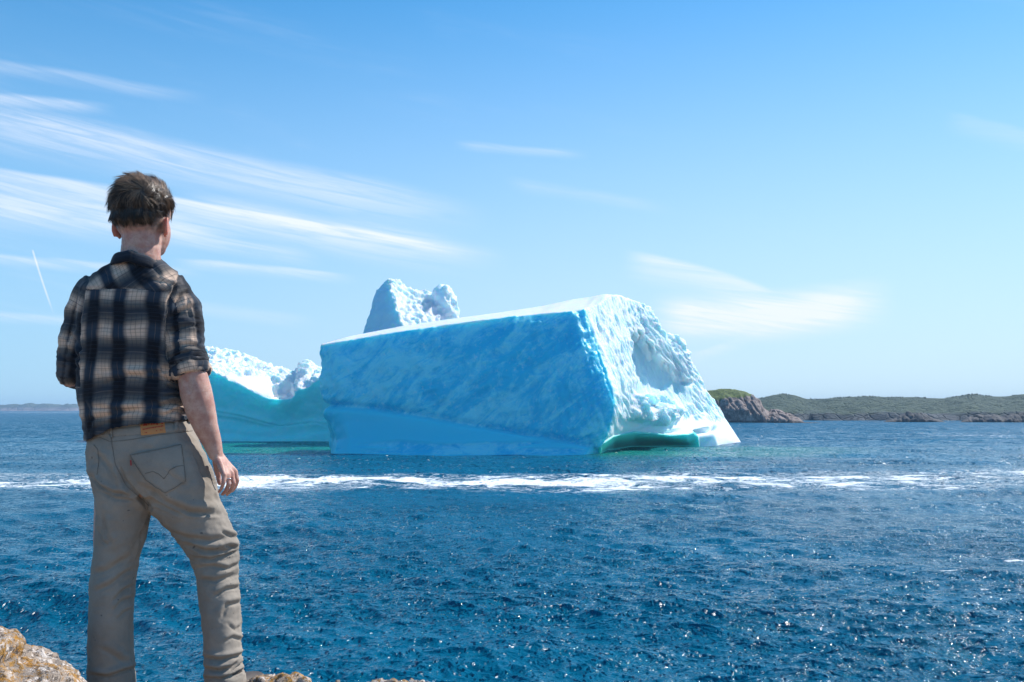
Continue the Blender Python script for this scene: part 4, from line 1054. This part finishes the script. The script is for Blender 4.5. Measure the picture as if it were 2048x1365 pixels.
    sh = link('shirt', me2, PL, man)
    sm = sh.modifiers.new('thick', 'SOLIDIFY'); sm.thickness = .0022; sm.offset = -1
    def cloth_tube(name, pts, rads, n, seed, fold=.004, ref=(0, 1, 0), par=sh, us=.058, woff=0.):
        V = []; Fc = []; U = []; pts = [np.array(p, float) for p in pts]; m = len(pts); acc = 0
        for i, p in enumerate(pts):
            t = pts[min(i+1, m-1)]-pts[max(i-1, 0)]; t /= np.linalg.norm(t); a = np.cross(ref, t); a /= np.linalg.norm(a); b = np.cross(t, a)
            if i: acc += np.linalg.norm(pts[i]-pts[i-1])+abs(rads[i][0]-rads[i-1][0])
            for k in range(n):
                th = 2*math.pi*k/n; V.append(p+a*rads[i][0]*math.cos(th)+b*rads[i][1]*math.sin(th)); U.append((th*us, -acc+woff, 0))
        for i in range(m-1):
            for k in range(n): Fc.append([i*n+k, i*n+(k+1) % n, (i+1)*n+(k+1) % n, (i+1)*n+k])
        V = np.array(V); c = V.mean(0); dr = V-c; dr /= np.linalg.norm(dr, axis=1)[:, None]; V = V+dr*(fold*fbm(V/np.array([.035, .035, .018]), 3, seed))[:, None]
        o = link(name, mesh_np(name, V, np.array(Fc), {'cloth': np.array(U)}), PL, par); q = o.modifiers.new('thick', 'SOLIDIFY'); q.thickness = .0025; q.offset = 0; return o
    # rolled cuffs: a flattened roll of cloth folded over twice
    def cuff(c0, c1, r, seed, ref=(0, 1, 0)):
        ax = c1-c0; prof = [(-.08, .92), (.02, 1.02), (.10, 1.10), (.25, 1.13), (.38, 1.06), (.44, 1.00), (.48, 1.07), (.60, 1.14), (.80, 1.13), (.95, 1.08), (1.0, 1.0), (.97, .93), (.80, .90)]
        rr = r if isinstance(r, tuple) else (r, r)
        cloth_tube('cuff', [c0+ax*t for t, _ in prof], [(rr[0]*k, rr[1]*k) for _, k in prof], 48, seed, .0075, ref, us=.055, woff=.02*seed)
    cuff(at(375, 716, 3.07), at(383, 752, 3.060), (.0535, .055), 3)
    cuff(at(140, 738, 3.075)+np.array([0, 0.01, 0]), at(158, 753, 3.17), (.043, .040), 5, (0, 0, 1))
    # collar: a band with a folded fall
    ctr = []
    for k in range(61):
        th = math.radians(-200+k*400/60*.86+28); ctr.append(th)
    V = []; U = []; Fc = []; prof = [(.000, -.020, 0), (-.002, -.004, .02), (.000, .008, .035), (.005, .0135, .045), (.0105, .010, .055), (.0135, .000, .066), (.0175, -.016, .080), (.0215, -.031, .09)]
    c = at(279, 516, 3.088); K = len(prof)
    for i, th in enumerate(ctr):
        sx, sy = math.sin(th), -math.cos(th); fr = .5-.5*math.cos(th)                       # 0 at the nape, 1 at the throat
        rx, ry = .0655+.010*fr, .066+.016*fr
        tiltz = -.020*max(0, sx)*1.0-.045*fr
        for (o_, z_, l_) in prof:
            V.append(c+np.array([sx*(rx+o_+.008*max(0, sx)), sy*(ry+o_), z_*(.85+.25*fr)+tiltz+.0015*math.sin(i*.9)])); U.append((.0077+th*.020, l_*.35+COLV, 0))
    for i in range(len(ctr)-1):
        for k in range(K-1): Fc.append([i*K+k, i*K+k+1, (i+1)*K+k+1, (i+1)*K+k])
    co_ = link('collar', mesh_np('collar', V, np.array(Fc), {'cloth': np.array(U)}), PL, sh); q = co_.modifiers.new('thick', 'SOLIDIFY'); q.thickness = .002; q.offset = 0
build_shirt()

# --- trousers
def fabric(nt, b, co):
    n = nt.noise(co, 9, 6, .65); st_ = nt.noise(nt.map(co, loc=(3, 1, 1)), 5, 5, .6)
    c = nt.mix(nt.ss(n, .3, .7), (.335, .288, .24), (.26, .225, .19))
    c = nt.mix(nt.ss(st_, .58, .72, 0., .45), c, (.13, .125, .115))
    c = nt.mix(nt.ss(nt.noise(nt.map(co, loc=(7, 3, 5)), 55, 2, .4), .73, .76, 0., .7), c, (.06, .06, .06))
    tw = nt.noise(nt.map(co, sc=(900, 900, 300), rot=(0, .6, 0)), 1., 2, .5); c = nt.mix(nt.ss(tw, .3, .7, 0., .18), c, (.16, .13, .10))
    nt.setin(b.inputs['Base Color'], c); b.inputs['Roughness'].default_value = .9; b.inputs['Specular IOR Level'].default_value = .2
    nt.setin(b.inputs['Normal'], nt.bump(tw*.4+nt.noise(co, 120, 5, .6)*.6, .5, .0012))
KH = material('khaki_twill', fabric)
STI = flat('stitching', (.18, .15, .12), .9)
def build_trousers():
    mb = MB()
    ring_mesh(mb, [(838, 192, 372, 3.105, .108), (862, 187, 384, 3.105, .118), (880, 181, 394, 3.108, .126), (905, 177, 406, 3.11, .133), (935, 179, 417, 3.112, .136), (965, 186, 427, 3.118, .132), (990, 192, 436, 3.125, .12)], 44, 2.2)
    ring_mesh(mb, [(930, 182, 320, 3.10, .118), (965, 189, 317, 3.10, .118), (1000, 198, 304, 3.10, .112), (1020, 199, 297, 3.10, .108), (1050, 199, 292, 3.10, .103), (1085, 195, 283, 3.10, .098), (1120, 191, 272, 3.10, .094), (1165, 186, 265, 3.095, .088), (1200, 184, 263, 3.09, .085),
                   (1250, 182, 261, 3.09, .084), (1300, 180, 263, 3.095, .083), (1345, 179, 266, 3.10, .082), (1400, 181, 269, 3.105, .082), (1455, 185, 267, 3.11, .08)], 40, 2.1)
    ring_mesh(mb, [(935, 264, 419, 3.115, .122), (965, 274, 428, 3.12, .124), (1000, 292, 437, 3.13, .12), (1025, 308, 447, 3.14, .115), (1055, 337, 462, 3.155, .108), (1085, 363, 474, 3.17, .102), (1115, 384, 477, 3.185, .096), (1150, 395, 476, 3.185, .088), (1200, 401, 479, 3.17, .084),
                   (1250, 407, 481, 3.16, .082), (1290, 410, 482, 3.155, .080), (1325, 411, 483, 3.15, .080), (1350, 411, 487, 3.15, .082), (1372, 414, 492, 3.15, .082)], 40, 2.1)
    me = voxel(mb.mesh(), .0042); v = get(me); e = edges(me); v = smooth(v, e, 9, .6)
    N = normals(me, v); px, py = proj(v)
    C = [([(183, 955), (198, 975), (225, 988), (262, 992)], .010, 5), ([(200, 985), (230, 1000), (262, 1002)], .006, 5), ([(300, 1012), (275, 990), (250, 962), (238, 930)], .009, 6), ([(300, 1005), (330, 1018), (362, 1032)], .006, 7),
         ([(190, 905), (215, 935), (232, 965)], .005, 7), ([(260, 900), (262, 950), (290, 990)], .004, 9),
         ([(290, 975), (330, 1005), (380, 1028), (440, 1030)], .010, 8), ([(330, 1060), (370, 1078), (420, 1084), (462, 1078)], .007, 7), ([(372, 1092), (410, 1104), (450, 1104), (480, 1092)], .010, 6), ([(386, 1116), (420, 1122), (455, 1112), (480, 1104)], .010, 5),
         ([(392, 1138), (425, 1134), (455, 1140), (482, 1128)], .007, 5), ([(398, 1160), (430, 1164), (478, 1150)], .006, 6), ([(440, 1064), (458, 1072), (478, 1078)], .006, 4),
         ([(436, 1098), (455, 1092), (478, 1100)], .006, 4), ([(430, 1196), (452, 1180), (482, 1176)], .007, 5), ([(444, 1236), (456, 1212), (484, 1206)], .006, 5.5), ([(455, 1250), (470, 1262), (486, 1250)], .003, 4),
         ([(450, 1284), (466, 1276), (486, 1282)], .005, 4),
         ([(408, 1318), (440, 1322), (470, 1316), (492, 1308)], .010, 5), ([(408, 1338), (436, 1344), (462, 1338), (480, 1322)], .011, 5), ([(410, 1358), (440, 1360), (468, 1352), (494, 1338)], .010, 4), ([(456, 1350), (476, 1336), (492, 1322)], .008, 4),
         ([(205, 1030), (210, 1070), (222, 1090)], .007, 6), ([(196, 1060), (204, 1085), (216, 1092)], .005, 5), ([(186, 1150), (215, 1142), (245, 1126), (272, 1105)], .005, 7), ([(190, 1185), (220, 1172), (250, 1150), (268, 1140)], .006, 6),
         ([(232, 1200), (246, 1184), (266, 1172)], .007, 4.5), ([(230, 1222), (246, 1204), (266, 1196)], .006, 4.5), ([(236, 1240), (250, 1226), (266, 1218)], .005, 4), ([(200, 1300), (225, 1312), (255, 1330)], .004, 7), ([(180, 1352), (215, 1356), (250, 1344), (270, 1338)], .009, 5),
         ([(285, 1060), (270, 1090), (262, 1110)], .004, 5), ([(330, 940), (350, 960), (372, 972)], .003, 6), ([(385, 900), (398, 930), (410, 960)], .005, 5)]
    d = crease_set(px, py, N, C)*1.25
    d += .003*fbm(v/np.array([.09, .09, .05]), 3, 13)+.0012*ridged(v/np.array([.04, .04, .025]), 3, 16)
    # side seams and inseams
    SE = [[(418, 935), (432, 975), (446, 1010), (466, 1050), (478, 1085), (479, 1150), (482, 1220), (484, 1300), (488, 1345)], [(303, 1018), (286, 1060), (272, 1120), (263, 1180), (258, 1250), (262, 1320), (266, 1370)]]
    for pts in SE:
        dd, pr, _ = polydist(px, py, pts); d += (-.0025*np.exp(-(dd/1.6)**2)+.0022*np.exp(-((dd-4)/2.5)**2)+.0011*np.sin(py*.9)*np.exp(-(dd/4)**2))*(N[:, 1] < .5)
    for pts in ([(221, 860), (224, 890), (231, 930), (252, 972), (300, 1014)],):
        dd, pr, _ = polydist(px, py, pts); d += (-.003*np.exp(-(dd/2)**2))*(N[:, 1] < 0)
    dd, pr, _ = polydist(px, py, [(181, 868), (221, 884), (260, 880), (320, 870), (385, 862)]); d += (-.0016*np.exp(-(dd/1.6)**2))*(N[:, 1] < 0)
    v = v+N*d[:, None]; v = smooth(v, e, 1, .4); px, py = proj(v); N = normals(me, v)
    setco(me, v); tr = link('trousers', me, KH, man)
    from mathutils.bvhtree import BVHTree
    bv = BVHTree.FromPolygons([tuple(q) for q in v], [tuple(q) for q in np.array(faces(me))])
    def onto(x, y, off=.0012):
        o = Vector((0, 0, CAMZ)); r = Vector(ray(x, y)).normalized(); h = bv.ray_cast(o, r)
        return np.array(h[0])+np.array(h[1])*off if h[0] is not None else at(x, y, 3.0)
    def along(pts, n):
        pts = np.array(pts, float); L = np.concatenate([[0], np.cumsum(np.hypot(*np.diff(pts, axis=0).T))]); t = np.linspace(0, L[-1], n); return np.stack([np.interp(t, L, pts[:, 0]), np.interp(t, L, pts[:, 1])], 1)
    def patch(name, quad, nx, ny, off, m, par, edge=.0012):
        """quad tl, tr, br, bl in px, laid on the cloth"""
        q = np.array(quad, float); V = []; Fc = []
        for j in range(ny+1):
            for i in range(nx+1):
                s_, t = i/nx, j/ny; p = (q[0]*(1-s_)+q[1]*s_)*(1-t)+(q[3]*(1-s_)+q[2]*s_)*t
                e_ = 0 if 0 < i < nx and 0 < j < ny else 1; V.append(onto(p[0], p[1], off-edge*e_))
        for j in range(ny):
            for i in range(nx): a = j*(nx+1)+i; Fc.append([a, a+nx+1, a+nx+2, a+1])
        return link(name, mesh_np(name, V, np.array(Fc)), m, par)
    def poly_patch(name, pts, off, m, par, inner=.86):
        c = np.mean(pts, 0); rim = along(list(pts)+[pts[0]], 49)[:-1]; V = [onto(c[0], c[1], off)]; Fc = []; fr = [.2, .4, .6, .8, .955, 1.]
        for k in fr:
            for p in rim: w_ = c+(p-c)*k; V.append(onto(w_[0], w_[1], off if k < 1 else -.0006))
        n = len(rim)
        for i in range(n): Fc.append([0, 1+i, 1+(i+1) % n])
        for j in range(len(fr)-1):
            for i in range(n): Fc.append([1+j*n+i, 1+(j+1)*n+i, 1+(j+1)*n+(i+1) % n, 1+j*n+(i+1) % n])
        return link(name, mesh_np(name, V, Fc), m, par)
    def stitches(name, lines, par, r=.0010, m=STI):
        mb = MB()
        for pts, n in lines:
            P = along(pts, n)
            W_ = [onto(p[0], p[1], .0048 if name == 'stitch_line' else .0009) for p in P]; mb.tube(W_, r, 5)
        return link(name, mb.mesh(name), m, par)
    pk = [np.array(p, float) for p in ((261, 908), (310, 898), (363, 886), (369, 930), (372, 962), (352, 978), (333, 989), (312, 968), (292, 952))]
    pk = [np.array(p, float) for p in ((259, 909), (310, 899), (364, 887), (370, 930), (374, 964), (332, 990), (290, 962), (272, 934))]
    pocket = poly_patch('back_pocket', pk, .0045, KH, tr)
    inset = [tuple(np.mean(pk, 0)+(p-np.mean(pk, 0))*.94) for p in pk]
    stitches('stitch_line', [(inset+[inset[0]], 70), ([(290, 948), (305, 942), (318, 948), (328, 958)], 14), ([(328, 958), (340, 940), (352, 934), (366, 932)], 14)], pocket)
    patch('pocket_tab', [(259, 921), (266, 920), (267, 931), (260, 932)], 2, 3, .0065, flat('red_tab', (.35, .03, .03), .8), pocket, .0)
    stitches('seam', [([(221, 862), (224, 890), (231, 930), (252, 972), (298, 1012)], 60), ([(181, 868), (221, 884), (260, 880), (320, 870), (385, 862)], 60), ([(188, 890), (196, 900), (198, 925), (194, 950)], 24)], tr, .0008)
    # waistband and loops
    wb = patch('waistband', [(190, 862), (372, 843), (376, 862), (184, 876)], 40, 5, .0035, KH, tr, .002)
    for (x0, y0) in ((222, 856), (350, 842)): patch('belt_loop', [(x0-4, y0-1), (x0+4, y0-2), (x0+5, y0+20), (x0-3, y0+21)], 3, 8, .0085, KH, tr, .003)
    lp = patch('leather_patch', [(281, 851), (328, 844), (331, 866), (283, 872)], 10, 5, .0062, flat('tan_leather', (.55, .22, .07), .7), tr, .0015)
    # faded red print on the patch
    mb = MB()
    def mark(x0, y0, x1, y1, h):
        P = along([(x0, y0), (x1, y1)], 5)
        top = [onto(p[0], p[1]-h/2, .0085) for p in P]; bot = [onto(p[0], p[1]+h/2, .0085) for p in P]; n = len(P)
        mb.add(top+bot, [[i, n+i, n+i+1, i+1] for i in range(n-1)])
    rs = np.random.default_rng(2)
    for x in (287, 291, 296, 302, 306, 312, 317, 322): mark(x, 853.5-(x-287)*.16+rs.uniform(-1, 1), x+3.2, 852.5-(x-287)*.16+rs.uniform(-1.5, 1.5), rs.uniform(2, 4.5))
    for x in np.arange(286, 326, 2.9): mark(x, 860-(x-286)*.15, x+2.0, 860-(x-286)*.15-.3, 2.4)
    for x in (290, 293, 312, 319, 322): mark(x, 867.5-(x-286)*.15, x+2, 867.3-(x-286)*.15, 1.8)
    link('printed_lettering', mb.mesh('printed_lettering'), flat('red_print', (.42, .03, .02), .8), lp)
build_trousers()
def ring_and_shoes():
    mb = MB(); c = (at(456.0, 958, 3.049)+at(456.8, 961, 3.048))/2; ax = at(457.5, 969, 3.044)-at(455.5, 950.5, 3.052); ax /= np.linalg.norm(ax)
    a = np.cross((0, 1, 0), ax); a /= np.linalg.norm(a); b = np.cross(ax, a); V = []; Fc = []; n = 28
    for k in range(n):
        th = 2*math.pi*k/n
        for (dr, dz) in ((.0096, -.0017), (.0106, 0), (.0096, .0017), (.0082, 0)): V.append(c+a*dr*math.cos(th)+b*dr*math.sin(th)+ax*dz)
    for k in range(n):
        for j in range(4): Fc.append([k*4+j, k*4+(j+1) % 4, ((k+1) % n)*4+(j+1) % 4, ((k+1) % n)*4+j])
    link('finger_ring', mesh_np('finger_ring', V, Fc), flat('silver', (.75, .74, .72), .2, Metallic=1.), man)
    for (hx, hy, hY, yaw) in ((222, 1478, 3.10, -8), (453, 1372, 3.14, -14)):
        R = rotz(math.radians(yaw)); o = at(hx, hy, hY); mb = MB(); 
        def P(x, y, z): return o+R@np.array([x, y, z])
        mb.tube([P(0, 0, .055), P(0, .01, .02), P(0, .02, -.02)], [(.042, .045), (.044, .06), (.046, .07)], 18)
        mb.ell(P(0, .07, -.018), (.047, .115, .034), R); mb.ell(P(0, .15, -.022), (.046, .062, .026), R); mb.ell(P(0, .0, -.02), (.04, .045, .04), R)
        me = voxel(mb.mesh(), .006); v = smooth(get(me), edges(me), 4); setco(me, v)
        sh = link('shoe', me, flat('brown_boot', (.05, .033, .022), .6), man)
        mb = MB(); prof = [(-.050, .030), (-.045, .036), (0, .043), (.08, .046), (.15, .049), (.19, .042), (.215, .02)]
        V = []; ring = [P(w, y, 0)-o for y, w in prof]+[P(-w, y, 0)-o for y, w in prof[::-1]]; n = len(ring)
        V = [o+q+np.array([0, 0, -.036]) for q in ring]+[o+q*1.02+np.array([0, 0, -.056]) for q in ring]
        mb.add(V, [list(range(n)), list(range(2*n-1, n-1, -1))]+[[i, n+i, n+(i+1) % n, (i+1) % n] for i in range(n)]); link('sole', mb.mesh('sole'), flat('rubber', (.02, .02, .02), .8), sh)
    for s in (-1, 1):
        mb = MB(); mb.ell(hp(s*.032, .092, .012), (.012, .012, .012), HR, 14, 10); link('eye', mb.mesh('eye'), flat('eye_white', (.75, .73, .70), .2), man)
ring_and_shoes()

# ------------------------------------------------------------------ thin sea haze
def haze():
    mb = MB(); x0, x1, y0, y1, z0, z1 = -5200, 5200, -60, 6200, -9, 60
    mb.add([(x0, y0, z0), (x1, y0, z0), (x1, y1, z0), (x0, y1, z0), (x0, y0, z1), (x1, y0, z1), (x1, y1, z1), (x0, y1, z1)], [[0, 3, 2, 1], [4, 5, 6, 7], [0, 1, 5, 4], [1, 2, 6, 5], [2, 3, 7, 6], [3, 0, 4, 7]])
    me = mesh_np('haze', mb.v, mb.f, smooth=False); m = bpy.data.materials.new('air'); m.use_nodes = True; t = m.node_tree; t.nodes.clear()
    out = t.nodes.new('ShaderNodeOutputMaterial'); v = t.nodes.new('ShaderNodeVolumePrincipled'); v.inputs['Color'].default_value = (.50, .74, 1, 1); v.inputs['Density'].default_value = .00012
    t.links.new(v.outputs[0], out.inputs['Volume']); o = link('haze', me, m); tag(o, kind='stuff', label='thin blue sea haze')
haze()
